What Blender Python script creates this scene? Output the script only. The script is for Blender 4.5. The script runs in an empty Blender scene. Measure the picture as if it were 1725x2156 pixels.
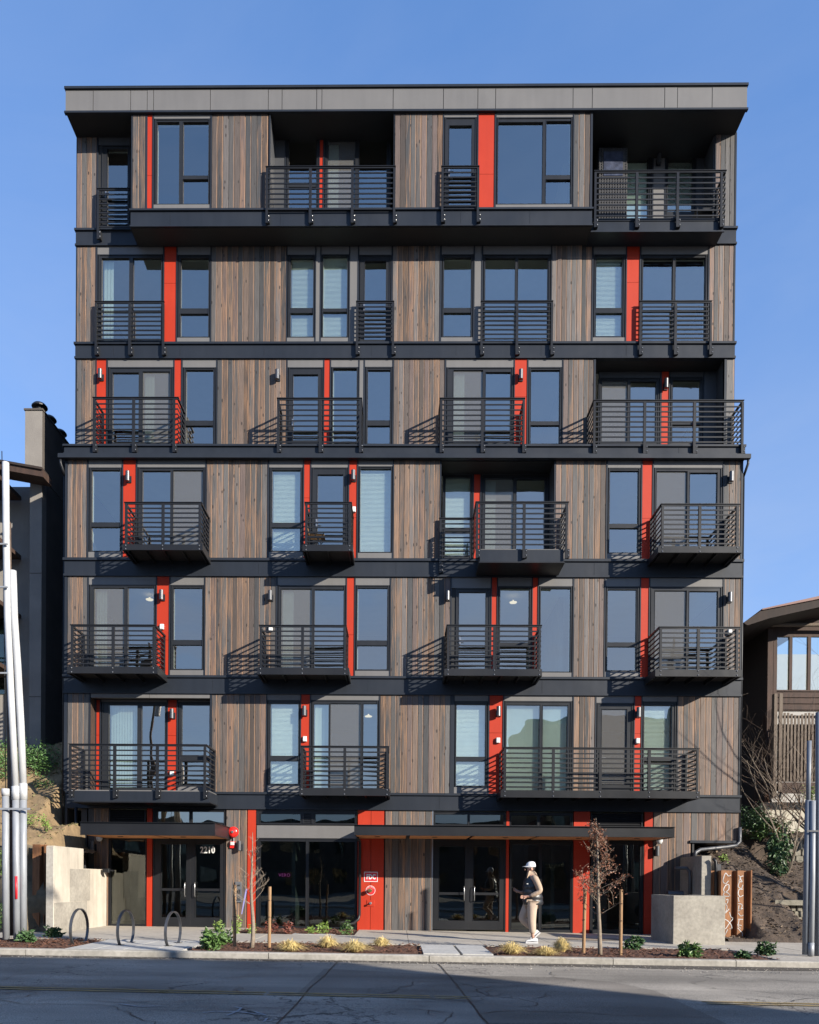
import bpy, math, random
from mathutils import Vector, Matrix, noise
random.seed(7)
SC = bpy.context.scene
COL = SC.collection
# ---------------------------------------------------------------- camera, sky, sun
FPX, CX, CY = 1642.0, 816.55, 1869.31
CAMP = Vector((0, -21.6, 1.342))
YAW, PITCH, ROLL = .013, -.0076, .008
_r = Vector((math.cos(YAW), math.sin(YAW), 0)); _F = Vector((-math.sin(YAW), math.cos(YAW), 0)); _u = Vector((0, 0, 1))
_F, _u = _F*math.cos(PITCH)+_u*math.sin(PITCH), _u*math.cos(PITCH)-_F*math.sin(PITCH)
_r, _u = _r*math.cos(ROLL)+_u*math.sin(ROLL), _u*math.cos(ROLL)-_r*math.sin(ROLL)
cd = bpy.data.cameras.new('camera'); cam = bpy.data.objects.new('camera', cd); COL.objects.link(cam)
cam.matrix_world = Matrix(((_r.x, _u.x, -_F.x, CAMP.x), (_r.y, _u.y, -_F.y, CAMP.y), (_r.z, _u.z, -_F.z, CAMP.z), (0, 0, 0, 1)))
cd.sensor_fit = 'HORIZONTAL'; cd.sensor_width = 24; cd.lens = FPX/1725*24
cd.shift_x = (862.5-CX)/1725; cd.shift_y = (CY-1078)/1725
cd.clip_start = .1; cd.clip_end = 3000
SC.camera = cam
SUN = Vector((1.25, -1, .6)).normalized()
w = bpy.data.worlds.new('World'); SC.world = w; w.use_nodes = True
nt = w.node_tree; nt.nodes.clear()
sky = nt.nodes.new('ShaderNodeTexSky'); sky.sky_type = 'NISHITA'; sky.sun_disc = False
sky.sun_elevation = math.asin(SUN.z); sky.sun_rotation = math.atan2(SUN.x, SUN.y)
sky.air_density = 1.0; sky.dust_density = .5; sky.ozone_density = 1.5; sky.altitude = 50
bg = nt.nodes.new('ShaderNodeBackground'); out = nt.nodes.new('ShaderNodeOutputWorld'); bg.inputs[1].default_value = .0525
tc = nt.nodes.new('ShaderNodeTexCoord'); mp = nt.nodes.new('ShaderNodeMapping'); mp.inputs['Scale'].default_value = (1.3, 1.3, 3.0)
nz = nt.nodes.new('ShaderNodeTexNoise'); nz.inputs['Scale'].default_value = 1.6; nz.inputs['Detail'].default_value = 6; nz.inputs['Roughness'].default_value = .55; nz.inputs['Distortion'].default_value = .6
rp = nt.nodes.new('ShaderNodeValToRGB'); rp.color_ramp.elements[0].position = .42; rp.color_ramp.elements[1].position = .85
rp.color_ramp.elements[1].color = (.5, .5, .5, 1)
mx = nt.nodes.new('ShaderNodeMixRGB'); mx.inputs[2].default_value = (4.4, 5.3, 7.2, 1)
tint = nt.nodes.new('ShaderNodeMixRGB'); tint.blend_type = 'MULTIPLY'; tint.inputs[0].default_value = 1; tint.inputs[2].default_value = (1.5, 2.35, 3.75, 1)
L = nt.links.new
L(tc.outputs['Generated'], mp.inputs[0]); L(mp.outputs[0], nz.inputs['Vector']); L(nz.outputs[0], rp.inputs[0])
gm = nt.nodes.new('ShaderNodeGamma'); gm.inputs[1].default_value = .64
sx = nt.nodes.new('ShaderNodeSeparateXYZ'); L(tc.outputs['Generated'], sx.inputs[0])
lo = nt.nodes.new('ShaderNodeMapRange'); lo.inputs['From Min'].default_value = .75; lo.inputs['From Max'].default_value = .0; lo.inputs['To Min'].default_value = .35; lo.inputs['To Max'].default_value = 1.5; L(sx.outputs[2], lo.inputs[0])
hz = nt.nodes.new('ShaderNodeMapRange'); hz.inputs['From Min'].default_value = .7; hz.inputs['From Max'].default_value = .1; hz.inputs['To Min'].default_value = 0; hz.inputs['To Max'].default_value = .42; L(sx.outputs[2], hz.inputs[0])
mu = nt.nodes.new('ShaderNodeMath'); mu.operation = 'MULTIPLY_ADD'; mu.use_clamp = True; L(lo.outputs[0], mu.inputs[1]); L(hz.outputs[0], mu.inputs[2])
L(sky.outputs[0], gm.inputs[0]); L(gm.outputs[0], tint.inputs[1]); L(tint.outputs[0], mx.inputs[1]); L(rp.outputs[0], mu.inputs[0]); L(mu.outputs[0], mx.inputs[0]); L(mx.outputs[0], bg.inputs[0]); L(bg.outputs[0], out.inputs[0])
sd = bpy.data.lights.new('sun', 'SUN'); so = bpy.data.objects.new('sun', sd); COL.objects.link(so)
sd.energy = 5.0; sd.angle = math.radians(.5); sd.color = (1, .92, .80)
so.rotation_euler = SUN.to_track_quat('Z', 'Y').to_euler()
SC.view_settings.view_transform = 'Standard'; SC.view_settings.look = 'None'; SC.view_settings.exposure = 1.15; SC.view_settings.gamma = 1

# ---------------------------------------------------------------- measuring: point of the photograph -> point on a real plane
def U(px, py, Y):
    d = _F + _r*((px-CX)/FPX) + _u*((CY-py)/FPX)
    return CAMP + d*((Y-CAMP.y)/d.y)
def UX(px, Y, py=1200): return U(px, py, Y).x
def UZ(py, Y, px=838): return U(px, py, Y).z
def gz(x, y=0): return -.007*x
def G(px, py, g0=0.):
    d = _F + _r*((px-CX)/FPX) + _u*((CY-py)/FPX)
    return CAMP + d*((g0-CAMP.z)/(d.z+.007*d.x))
def z2(yl, yr, Y, xl=150, xr=1550): return (UZ(yl, Y, xl)+UZ(yr, Y, xr))/2

# ---------------------------------------------------------------- mesh and object helpers
class MB:
    def __init__(s): s.v = []; s.f = []
    def box(s, x0, x1, y0, y1, z0, z1):
        if x1 < x0: x0, x1 = x1, x0
        if y1 < y0: y0, y1 = y1, y0
        if z1 < z0: z0, z1 = z1, z0
        n = len(s.v); s.v += [(x0,y0,z0),(x1,y0,z0),(x1,y1,z0),(x0,y1,z0),(x0,y0,z1),(x1,y0,z1),(x1,y1,z1),(x0,y1,z1)]
        s.f += [(n,n+3,n+2,n+1),(n+4,n+5,n+6,n+7),(n,n+1,n+5,n+4),(n+1,n+2,n+6,n+5),(n+2,n+3,n+7,n+6),(n+3,n,n+4,n+7)]
        return s
    def bevbox(s, x0, x1, y0, y1, z0, z1, b):
        """box with chamfered vertical and front edges (front is -y)"""
        n = len(s.v)
        pts = [(x0, y1), (x0, y0+b), (x0+b, y0), (x1-b, y0), (x1, y0+b), (x1, y1)]
        k = len(pts)
        for z in (z0, z1): s.v += [(p[0], p[1], z) for p in pts]
        for i in range(k): j = (i+1) % k; s.f.append((n+i, n+j, n+k+j, n+k+i))
        s.f.append(tuple(n+i for i in reversed(range(k)))); s.f.append(tuple(n+k+i for i in range(k)))
        return s
    def prism(s, pts, y0, y1):
        """polygon in x,z extruded along y"""
        n = len(s.v); k = len(pts)
        s.v += [(p[0], y0, p[1]) for p in pts]+[(p[0], y1, p[1]) for p in pts]
        s.f.append(tuple(range(n, n+k))); s.f.append(tuple(range(n+2*k-1, n+k-1, -1)))
        for i in range(k): j = (i+1) % k; s.f.append((n+j, n+i, n+k+i, n+k+j))
        return s
    def slab(s, pts, t):
        """plan polygon x,y,z top, thickness t"""
        n = len(s.v); k = len(pts)
        s.v += [tuple(p) for p in pts]+[(p[0], p[1], p[2]-t) for p in pts]
        s.f.append(tuple(range(n, n+k))); s.f.append(tuple(range(n+2*k-1, n+k-1, -1)))
        for i in range(k): j = (i+1) % k; s.f.append((n+j, n+i, n+k+i, n+k+j))
        return s
    def tube(s, pts, rad, seg=8, cap=True):
        pts = [Vector(p) for p in pts]; n = len(s.v)
        if not isinstance(rad, (list, tuple)): rad = [rad]*len(pts)
        prev = None
        for i, p in enumerate(pts):
            d = (pts[min(i+1, len(pts)-1)]-pts[max(i-1, 0)]).normalized()
            if prev is None:
                a = Vector((0, 0, 1)) if abs(d.z) < .9 else Vector((1, 0, 0)); a = (a-d*a.dot(d)).normalized()
            else: a = (prev-d*prev.dot(d)).normalized()
            prev = a; b = d.cross(a)
            for k in range(seg):
                t = 2*math.pi*k/seg; s.v.append(tuple(p+a*(rad[i]*math.cos(t))+b*(rad[i]*math.sin(t))))
        for i in range(len(pts)-1):
            for k in range(seg):
                q = n+i*seg; s.f.append((q+k, q+(k+1) % seg, q+seg+(k+1) % seg, q+seg+k))
        if cap:
            s.f.append(tuple(n+k for k in reversed(range(seg)))); q = n+(len(pts)-1)*seg; s.f.append(tuple(q+k for k in range(seg)))
        return s
    def quad(s, a, b, c, d):
        n = len(s.v); s.v += [tuple(a), tuple(b), tuple(c), tuple(d)]; s.f.append((n, n+1, n+2, n+3)); return s
    def lathe(s, prof, c, axis='z', seg=20):
        """profile of (radius, height)"""
        n = len(s.v)
        for r, h in prof:
            for k in range(seg):
                t = 2*math.pi*k/seg; a, b = r*math.cos(t), r*math.sin(t)
                s.v.append((c[0]+a, c[1]+b, c[2]+h) if axis == 'z' else (c[0]+a, c[1]-h, c[2]+b))
        m = len(prof)
        for i in range(m-1):
            for k in range(seg):
                q = n+i*seg; s.f.append((q+k, q+(k+1) % seg, q+seg+(k+1) % seg, q+seg+k))
        s.f.append(tuple(n+k for k in reversed(range(seg)))); q = n+(m-1)*seg; s.f.append(tuple(q+k for k in range(seg)))
        return s
    def grid(s, xs, ys, fn):
        n = len(s.v)
        for y in ys:
            for x in xs: s.v.append(fn(x, y))
        k = len(xs)
        for j in range(len(ys)-1):
            for i in range(k-1): q = n+j*k+i; s.f.append((q, q+1, q+k+1, q+k))
        return s
    def mesh(s, name, m, smooth=False, org=None):
        xs = [v[0] for v in s.v]; ys = [v[1] for v in s.v]; zs = [v[2] for v in s.v]
        if org is None: org = Vector(((min(xs)+max(xs))/2, (min(ys)+max(ys))/2, min(zs)))
        me = bpy.data.meshes.new(name); me.from_pydata([(v[0]-org[0], v[1]-org[1], v[2]-org[2]) for v in s.v], [], s.f)
        me.materials.append(m)
        if smooth:
            me.polygons.foreach_set('use_smooth', [True]*len(me.polygons))
        me.update()
        return me, Vector(org)
ORG = {}
def place(o, org, parent):
    ORG[o.name] = Vector(org)
    if parent is not None:
        o.parent = parent; o.location = Vector(org)-ORG[parent.name]
    else: o.location = org
def part(name, mb, m, parent=None, smooth=False, label=None, kind=None, org=None):
    me, og = mb.mesh(name, m, smooth, org)
    o = bpy.data.objects.new(name, me); COL.objects.link(o); place(o, og, parent)
    if label: o['label'] = label
    if not kind and name in ('edge_trim', 'bolt', 'joist', 'seam', 'wall_backing', 'louvre_blade', 'drip_flashing', 'bracket'): kind = 'stuff'
    if kind: o['kind'] = kind
    return o
def thing(name, label, cat, loc, group=None):
    o = bpy.data.objects.new(name, None); COL.objects.link(o); place(o, loc, None); o.empty_display_size = .2
    o['label'] = label; o['category'] = cat
    if group: o['group'] = group
    return o
def tag(o, label, cat, group=None):
    o['label'] = label; o['category'] = cat
    if group: o['group'] = group
    return o
def text_mb(txt, size, m, name, parent, loc, rz=0, ext=.004, sx=1.0, bold=0.0):
    cu = bpy.data.curves.new(name, 'FONT'); cu.body = txt; cu.size = size; cu.extrude = ext; cu.align_x = 'CENTER'; cu.align_y = 'CENTER'; cu.offset = bold; cu.space_character = 1.08
    t = bpy.data.objects.new('tmp', cu); COL.objects.link(t); bpy.context.view_layer.update()
    me = bpy.data.meshes.new_from_object(t.evaluated_get(bpy.context.evaluated_depsgraph_get())); bpy.data.objects.remove(t)
    for v in me.vertices: v.co = Vector((v.co.x*sx, -v.co.z, v.co.y))
    me.flip_normals(); me.materials.clear(); me.materials.append(m)
    o = bpy.data.objects.new(name, me); COL.objects.link(o); place(o, loc, parent); return o

# ---------------------------------------------------------------- materials
def newmat(name):
    m = bpy.data.materials.new(name); m.use_nodes = True; t = m.node_tree; b = t.nodes['Principled BSDF']; return m, t, b
def N(t, typ, **kw):
    n = t.nodes.new(typ)
    for k, v in kw.items():
        if k in n.inputs: n.inputs[k].default_value = v
        else: setattr(n, k, v)
    return n
AL = .64   # exposure is set for the low winter sun, so surface colours sit at their dark real-world values
def sc(c, k=None): k = AL if k is None else k; return tuple(x*k for x in c)
def mat(name, c, rough=.6, metal=0., var=.15, scale=3., c2=None, bump=0., bscale=40., spec=.5, stretch=(1, 1, 1), det=6, al=None):
    c = sc(c, al); c2 = sc(c2, al) if c2 else None
    m, t, b = newmat(name)
    b.inputs['Roughness'].default_value = rough; b.inputs['Metallic'].default_value = metal; b.inputs['Specular IOR Level'].default_value = spec
    g = N(t, 'ShaderNodeNewGeometry'); mp = N(t, 'ShaderNodeMapping'); mp.inputs['Scale'].default_value = stretch
    t.links.new(g.outputs['Position'], mp.inputs[0])
    n = N(t, 'ShaderNodeTexNoise', Scale=scale, Detail=det, Roughness=.6); t.links.new(mp.outputs[0], n.inputs['Vector'])
    r = N(t, 'ShaderNodeValToRGB'); r.color_ramp.elements[0].position = .3; r.color_ramp.elements[1].position = .7
    a = c2 if c2 else tuple(x*(1-var) for x in c); e = c if c2 else tuple(min(1, x*(1+var)) for x in c)
    r.color_ramp.elements[0].color = (*a, 1); r.color_ramp.elements[1].color = (*e, 1)
    t.links.new(n.outputs[0], r.inputs[0]); t.links.new(r.outputs[0], b.inputs['Base Color'])
    if bump:
        n2 = N(t, 'ShaderNodeTexNoise', Scale=bscale, Detail=4.); t.links.new(mp.outputs[0], n2.inputs['Vector'])
        bp = N(t, 'ShaderNodeBump', Strength=bump, Distance=.02); t.links.new(n2.outputs[0], bp.inputs['Height']); t.links.new(bp.outputs[0], b.inputs['Normal'])
    return m
def M2(t, op, a, b=None, clamp=False):
    n = t.nodes.new('ShaderNodeMath'); n.operation = op; n.use_clamp = clamp
    for i, x in enumerate((a, b)):
        if x is None: continue
        if isinstance(x, (int, float)): n.inputs[i].default_value = x
        else: t.links.new(x, n.inputs[i])
    return n.outputs[0]
def mixc(t, fac, a, b, mode='MIX'):
    n = t.nodes.new('ShaderNodeMixRGB'); n.blend_type = mode
    for i, x in enumerate((fac, a, b)):
        if isinstance(x, (int, float)): n.inputs[i].default_value = x
        elif isinstance(x, tuple): n.inputs[i].default_value = (*x, 1)
        else: t.links.new(x, n.inputs[i])
    return n.outputs[0]

def wood_mat():
    m, t, b = newmat('charred_cedar'); Lk = t.links.new
    b.inputs['Roughness'].default_value = .62; b.inputs['Specular IOR Level'].default_value = .35
    oi = N(t, 'ShaderNodeObjectInfo'); g = N(t, 'ShaderNodeNewGeometry')
    off = N(t, 'ShaderNodeVectorMath', operation='SCALE'); off.inputs[0].default_value = (17.3, 5.1, 61.7); Lk(oi.outputs['Random'], off.inputs['Scale'])
    ad = N(t, 'ShaderNodeVectorMath', operation='ADD'); Lk(g.outputs['Position'], ad.inputs[0]); Lk(off.outputs[0], ad.inputs[1])
    def mp(sc):
        n = N(t, 'ShaderNodeMapping'); n.inputs['Scale'].default_value = sc; Lk(ad.outputs[0], n.inputs[0]); return n.outputs[0]
    fine = N(t, 'ShaderNodeTexNoise', Scale=1., Detail=5., Roughness=.7); Lk(mp((120, 120, 2.2)), fine.inputs['Vector'])
    big = N(t, 'ShaderNodeTexNoise', Scale=1., Detail=3.); Lk(mp((9, 9, .9)), big.inputs['Vector'])
    ring = N(t, 'ShaderNodeTexWave', wave_type='BANDS', bands_direction='X', Scale=11., Distortion=9., Detail=2.0); ring.inputs['Detail Scale'].default_value = .7
    Lk(mp((1, 1, .11)), ring.inputs['Vector'])
    kn = N(t, 'ShaderNodeTexVoronoi', Scale=1.); Lk(mp((6.5, 6.5, 2.6)), kn.inputs['Vector'])
    fr = N(t, 'ShaderNodeMapRange'); fr.inputs['From Min'].default_value = .3; fr.inputs['From Max'].default_value = .75; fr.inputs['To Min'].default_value = .48; fr.inputs['To Max'].default_value = 1.5
    Lk(fine.outputs[0], fr.inputs[0])
    c = mixc(t, 1, mixc(t, 1, oi.outputs['Color'], (.60, .60, .60), 'MULTIPLY'), fr.outputs[0], 'MULTIPLY')
    # unburnt orange latewood lines, only where the rings and the large noise meet
    lines = M2(t, 'MULTIPLY', M2(t, 'GREATER_THAN', ring.outputs['Fac'], .72), M2(t, 'MULTIPLY', M2(t, 'SUBTRACT', big.outputs[0], .42, True), 4.5, True))
    lines = M2(t, 'MULTIPLY', lines, M2(t, 'GREATER_THAN', M2(t, 'FRACT', M2(t, 'MULTIPLY', oi.outputs['Random'], 7.31)), .5))
    c = mixc(t, M2(t, 'MULTIPLY', lines, .7), c, (.36, .19, .09))
    dark = M2(t, 'MULTIPLY', M2(t, 'LESS_THAN', ring.outputs['Fac'], .25), .35)
    c = mixc(t, dark, c, (.03, .026, .024))
    gtc = N(t, 'ShaderNodeTexCoord'); sx = N(t, 'ShaderNodeSeparateXYZ'); Lk(gtc.outputs['Generated'], sx.inputs[0])
    en = N(t, 'ShaderNodeTexNoise', Scale=1., Detail=3.); Lk(mp((30, 30, 1.1)), en.inputs['Vector'])
    ed = M2(t, 'GREATER_THAN', M2(t, 'ADD', sx.outputs[0], M2(t, 'MULTIPLY', en.outputs[0], .35)), 1.06)
    ed = M2(t, 'MULTIPLY', ed, M2(t, 'GREATER_THAN', M2(t, 'FRACT', M2(t, 'MULTIPLY', oi.outputs['Random'], 3.77)), .2))
    c = mixc(t, M2(t, 'MULTIPLY', ed, .55), c, (.28, .165, .10))
    k = M2(t, 'LESS_THAN', kn.outputs['Distance'], .13)
    c = mixc(t, M2(t, 'MULTIPLY', k, .85), c, (.018, .014, .012))
    Lk(c, b.inputs['Base Color'])
    bp = N(t, 'ShaderNodeBump', Strength=.35, Distance=.01); Lk(M2(t, 'ADD', fine.outputs[0], M2(t, 'MULTIPLY', ring.outputs['Fac'], .4)), bp.inputs['Height']); Lk(bp.outputs[0], b.inputs['Normal'])
    return m

def glass_mat(name, refl, tr, wob=.012, gcol=(.80, .92, 1.0)):
    m, t, b = newmat(name); Lk = t.links.new; t.nodes.remove(b); o = t.nodes['Material Output']
    g = N(t, 'ShaderNodeNewGeometry'); n = N(t, 'ShaderNodeTexNoise', Scale=.9, Detail=1.); Lk(g.outputs['Position'], n.inputs['Vector'])
    bp = N(t, 'ShaderNodeBump', Strength=wob, Distance=1.); Lk(n.outputs[0], bp.inputs['Height'])
    gl = N(t, 'ShaderNodeBsdfGlossy'); gl.inputs['Color'].default_value = (*gcol, 1); gl.inputs['Roughness'].default_value = .0; Lk(bp.outputs[0], gl.inputs['Normal'])
    tr_ = N(t, 'ShaderNodeBsdfTransparent'); tr_.inputs[0].default_value = (*tr, 1)
    lw = N(t, 'ShaderNodeLayerWeight', Blend=.25)
    f = M2(t, 'ADD', M2(t, 'MULTIPLY', lw.outputs['Fresnel'], .35), refl, True)
    mx = N(t, 'ShaderNodeMixShader'); Lk(f, mx.inputs[0]); Lk(tr_.outputs[0], mx.inputs[1]); Lk(gl.outputs[0], mx.inputs[2]); Lk(mx.outputs[0], o.inputs[0])
    return m
def screen_mat():
    m, t, b = newmat('insect_screen'); o = t.nodes['Material Output']
    b.inputs['Base Color'].default_value = (.12, .12, .12, 1); b.inputs['Roughness'].default_value = .9
    tr_ = N(t, 'ShaderNodeBsdfTransparent'); mx = N(t, 'ShaderNodeMixShader'); mx.inputs[0].default_value = .48
    t.links.new(tr_.outputs[0], mx.inputs[1]); t.links.new(b.outputs[0], mx.inputs[2]); t.links.new(mx.outputs[0], o.inputs[0]); return m
def metal_panel(name, c, rough=.45, streak=.12):
    c = sc(c)
    m, t, b = newmat(name); Lk = t.links.new; b.inputs['Specular IOR Level'].default_value = .28
    g = N(t, 'ShaderNodeNewGeometry'); mp = N(t, 'ShaderNodeMapping'); mp.inputs['Scale'].default_value = (6, 6, .5); Lk(g.outputs['Position'], mp.inputs[0])
    n = N(t, 'ShaderNodeTexNoise', Scale=1., Detail=5.); Lk(mp.outputs[0], n.inputs['Vector'])
    n2 = N(t, 'ShaderNodeTexNoise', Scale=.8, Detail=3.); Lk(g.outputs['Position'], n2.inputs['Vector'])
    mr = N(t, 'ShaderNodeMapRange'); mr.inputs['To Min'].default_value = 1-streak; mr.inputs['To Max'].default_value = 1+streak; Lk(M2(t, 'MULTIPLY', M2(t, 'ADD', n.outputs[0], n2.outputs[0]), .5), mr.inputs[0])
    mr.inputs['From Min'].default_value = .35; mr.inputs['From Max'].default_value = .65
    Lk(mixc(t, 1, c, mr.outputs[0], 'MULTIPLY'), b.inputs['Base Color'])
    rr = N(t, 'ShaderNodeMapRange'); rr.inputs['To Min'].default_value = rough-.12; rr.inputs['To Max'].default_value = rough+.15; Lk(n2.outputs[0], rr.inputs[0]); Lk(rr.outputs[0], b.inputs['Roughness'])
    bp = N(t, 'ShaderNodeBump', Strength=.05, Distance=.3); Lk(n2.outputs[0], bp.inputs['Height']); Lk(bp.outputs[0], b.inputs['Normal'])
    return m
def concrete_mat(name, c, c2, board=False):
    c, c2 = sc(c), sc(c2)
    m, t, b = newmat(name); Lk = t.links.new; b.inputs['Roughness'].default_value = .85; b.inputs['Specular IOR Level'].default_value = .25
    g = N(t, 'ShaderNodeNewGeometry')
    n = N(t, 'ShaderNodeTexNoise', Scale=1.3, Detail=8., Roughness=.65); Lk(g.outputs['Position'], n.inputs['Vector'])
    r = N(t, 'ShaderNodeValToRGB'); r.color_ramp.elements[0].position = .33; r.color_ramp.elements[1].position = .62
    r.color_ramp.elements[0].color = (*c2, 1); r.color_ramp.elements[1].color = (*c, 1); Lk(n.outputs[0], r.inputs[0])
    mp = N(t, 'ShaderNodeMapping'); mp.inputs['Scale'].default_value = (5, 5, .6) if board else (14, 14, 14); Lk(g.outputs['Position'], mp.inputs[0])
    n3 = N(t, 'ShaderNodeTexNoise', Scale=1., Detail=6.); Lk(mp.outputs[0], n3.inputs['Vector'])
    mr = N(t, 'ShaderNodeMapRange'); mr.inputs['From Min'].default_value = .3; mr.inputs['From Max'].default_value = .7; mr.inputs['To Min'].default_value = .84; mr.inputs['To Max'].default_value = 1.1; Lk(n3.outputs[0], mr.inputs[0])
    c_ = mixc(t, 1, r.outputs[0], mr.outputs[0], 'MULTIPLY')
    v = N(t, 'ShaderNodeTexVoronoi', Scale=26.); Lk(g.outputs['Position'], v.inputs['Vector'])
    c_ = mixc(t, M2(t, 'MULTIPLY', M2(t, 'LESS_THAN', v.outputs['Distance'], .1), .5), c_, (.08, .075, .065))
    Lk(c_, b.inputs['Base Color'])
    bp = N(t, 'ShaderNodeBump', Strength=.25, Distance=.02); Lk(n3.outputs[0], bp.inputs['Height']); Lk(bp.outputs[0], b.inputs['Normal'])
    return m
def asphalt_mat(name, c, crack=1.):
    c = sc(c)
    m, t, b = newmat(name); Lk = t.links.new; b.inputs['Roughness'].default_value = .8; b.inputs['Specular IOR Level'].default_value = .35
    g = N(t, 'ShaderNodeNewGeometry'); P = g.outputs['Position']
    n = N(t, 'ShaderNodeTexNoise', Scale=.5, Detail=5.); Lk(P, n.inputs['Vector'])
    n2 = N(t, 'ShaderNodeTexNoise', Scale=70., Detail=3.); Lk(P, n2.inputs['Vector'])
    mr = N(t, 'ShaderNodeMapRange'); mr.inputs['From Min'].default_value = .35; mr.inputs['From Max'].default_value = .65; mr.inputs['To Min'].default_value = .75; mr.inputs['To Max'].default_value = 1.2; Lk(n.outputs[0], mr.inputs[0])
    m2 = N(t, 'ShaderNodeMapRange'); m2.inputs['From Min'].default_value = .3; m2.inputs['From Max'].default_value = .75; m2.inputs['To Min'].default_value = .5; m2.inputs['To Max'].default_value = 1.7; Lk(n2.outputs[0], m2.inputs[0])
    col = mixc(t, 1, mixc(t, 1, c, mr.outputs[0], 'MULTIPLY'), m2.outputs[0], 'MULTIPLY')
    # tyre-polished and stained stretches along the lanes
    mp = N(t, 'ShaderNodeMapping'); mp.inputs['Scale'].default_value = (.12, 1.3, 1); Lk(P, mp.inputs[0])
    n4 = N(t, 'ShaderNodeTexNoise', Scale=1., Detail=5.); Lk(mp.outputs[0], n4.inputs['Vector'])
    m4 = N(t, 'ShaderNodeMapRange'); m4.inputs['From Min'].default_value = .35; m4.inputs['From Max'].default_value = .65; m4.inputs['To Min'].default_value = .78; m4.inputs['To Max'].default_value = 1.2; Lk(n4.outputs[0], m4.inputs[0])
    col = mixc(t, 1, col, m4.outputs[0], 'MULTIPLY')
    if crack:
        ds = N(t, 'ShaderNodeTexNoise', Scale=2.2, Detail=6., Roughness=.65); Lk(P, ds.inputs['Vector'])
        vm = N(t, 'ShaderNodeVectorMath', operation='MULTIPLY_ADD'); Lk(ds.outputs['Color'], vm.inputs[0]); vm.inputs[1].default_value = (.9, .9, 0); Lk(P, vm.inputs[2])
        mc = N(t, 'ShaderNodeMapping'); mc.inputs['Scale'].default_value = (.5, .85, 0); Lk(vm.outputs[0], mc.inputs[0])
        v = N(t, 'ShaderNodeTexVoronoi', feature='DISTANCE_TO_EDGE', Scale=1.); Lk(mc.outputs[0], v.inputs['Vector'])
        ms = N(t, 'ShaderNodeTexNoise', Scale=.45, Detail=2.); Lk(P, ms.inputs['Vector'])
        wd = M2(t, 'MULTIPLY', M2(t, 'SUBTRACT', ms.outputs[0], .46, True), .05)
        k = M2(t, 'LESS_THAN', v.outputs['Distance'], wd)
        col = mixc(t, M2(t, 'MULTIPLY', k, .75), col, (.016, .016, .017))
        v2 = N(t, 'ShaderNodeTexVoronoi', feature='DISTANCE_TO_EDGE', Scale=4.5); Lk(mc.outputs[0], v2.inputs['Vector'])
        k2 = M2(t, 'MULTIPLY', M2(t, 'LESS_THAN', v2.outputs['Distance'], .028), M2(t, 'GREATER_THAN', ms.outputs[0], .60))
        col = mixc(t, M2(t, 'MULTIPLY', k2, .6), col, (.02, .02, .021))
    Lk(col, b.inputs['Base Color'])
    bp = N(t, 'ShaderNodeBump', Strength=.5, Distance=.006); Lk(n2.outputs[0], bp.inputs['Height']); Lk(bp.outputs[0], b.inputs['Normal'])
    return m
WOOD = wood_mat()
NAVY = metal_panel('dark_blue_metal', (.022, .027, .037), .44)
BLACKM = metal_panel('black_metal', (.017, .018, .021), .4)
SOFFIT = mat('dark_soffit', (.016, .017, .019), .7, var=.1)
FRAME = metal_panel('window_frame_metal', (.024, .026, .030), .38)
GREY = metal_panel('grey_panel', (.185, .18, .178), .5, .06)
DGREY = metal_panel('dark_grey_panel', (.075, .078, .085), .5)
RED = metal_panel('red_panel', (.50, .036, .010), .6, .07)
GLASS = glass_mat('window_glass', .36, (.86, .96, .91), wob=.012, gcol=(1.0, .91, .80))
GLASSD = glass_mat('storefront_glass', .11, (.42, .52, .49), wob=.006, gcol=(.9, .95, .9))
SCREEN = screen_mat()
WHITEI = mat('interior_white', (.74, .74, .70), .8, var=.04, al=.9)
INT = mat('interior_wall', (.48, .46, .43), .8, var=.06)
INTD = mat('interior_dark', (.10, .10, .10), .8, var=.2)
FLOORI = mat('interior_floor', (.22, .17, .12), .5, var=.1)
BLIND = mat('blind_slats', (.90, .93, .88), .6, var=.04, al=.9)
CURT = mat('curtain_vanes', (.88, .93, .86), .75, var=.05, al=.9)
CONC = concrete_mat('new_concrete', (.62, .565, .475), (.50, .45, .375), True)
CONC2 = concrete_mat('cast_concrete', (.44, .41, .35), (.31, .285, .245))
CONCS = concrete_mat('sidewalk_concrete', (.58, .53, .455), (.47, .43, .37))
CONCK = concrete_mat('kerb_concrete', (.50, .47, .42), (.34, .32, .28))
PAVE = concrete_mat('paver_concrete', (.62, .61, .58), (.54, .53, .50))
ASPH = asphalt_mat('asphalt', (.33, .30, .255))
ASPH2 = asphalt_mat('asphalt_patch', (.235, .21, .178), .0)
TAR = mat('tar', (.014, .014, .015), .5)
DIRT = mat('gutter_dirt', (.085, .070, .055), .95, var=.4, scale=14., bump=.6, bscale=60.)
YEL = mat('worn_yellow_paint', (.50, .34, .10), .7, c2=(.24, .19, .11), scale=9.)
CHALK = mat('white_chalk', (.55, .58, .62), .9, c2=(.25, .26, .28), scale=18.)
MULCH = mat('bark_mulch', (.155, .062, .032), .95, c2=(.055, .024, .014), scale=22., bump=1., bscale=45.)
SOIL = mat('soil', (.125, .088, .062), .95, c2=(.038, .027, .020), scale=5., bump=.9, bscale=22.)
SOILY = mat('dry_clay_soil', (.36, .25, .13), .95, c2=(.19, .13, .07), scale=3.5, bump=.9, bscale=16.)
RUST = mat('rusted_steel', (.40, .175, .07), .8, metal=.05, c2=(.20, .085, .035), scale=5., bump=.3, bscale=30., stretch=(3, 3, .6))
GALV = mat('galvanised_steel', (.36, .38, .41), .5, metal=.15, var=.14, scale=9., stretch=(1, 1, .25))
RACK = mat('grey_steel', (.13, .135, .145), .38, metal=.6, var=.12, scale=12.)
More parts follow.
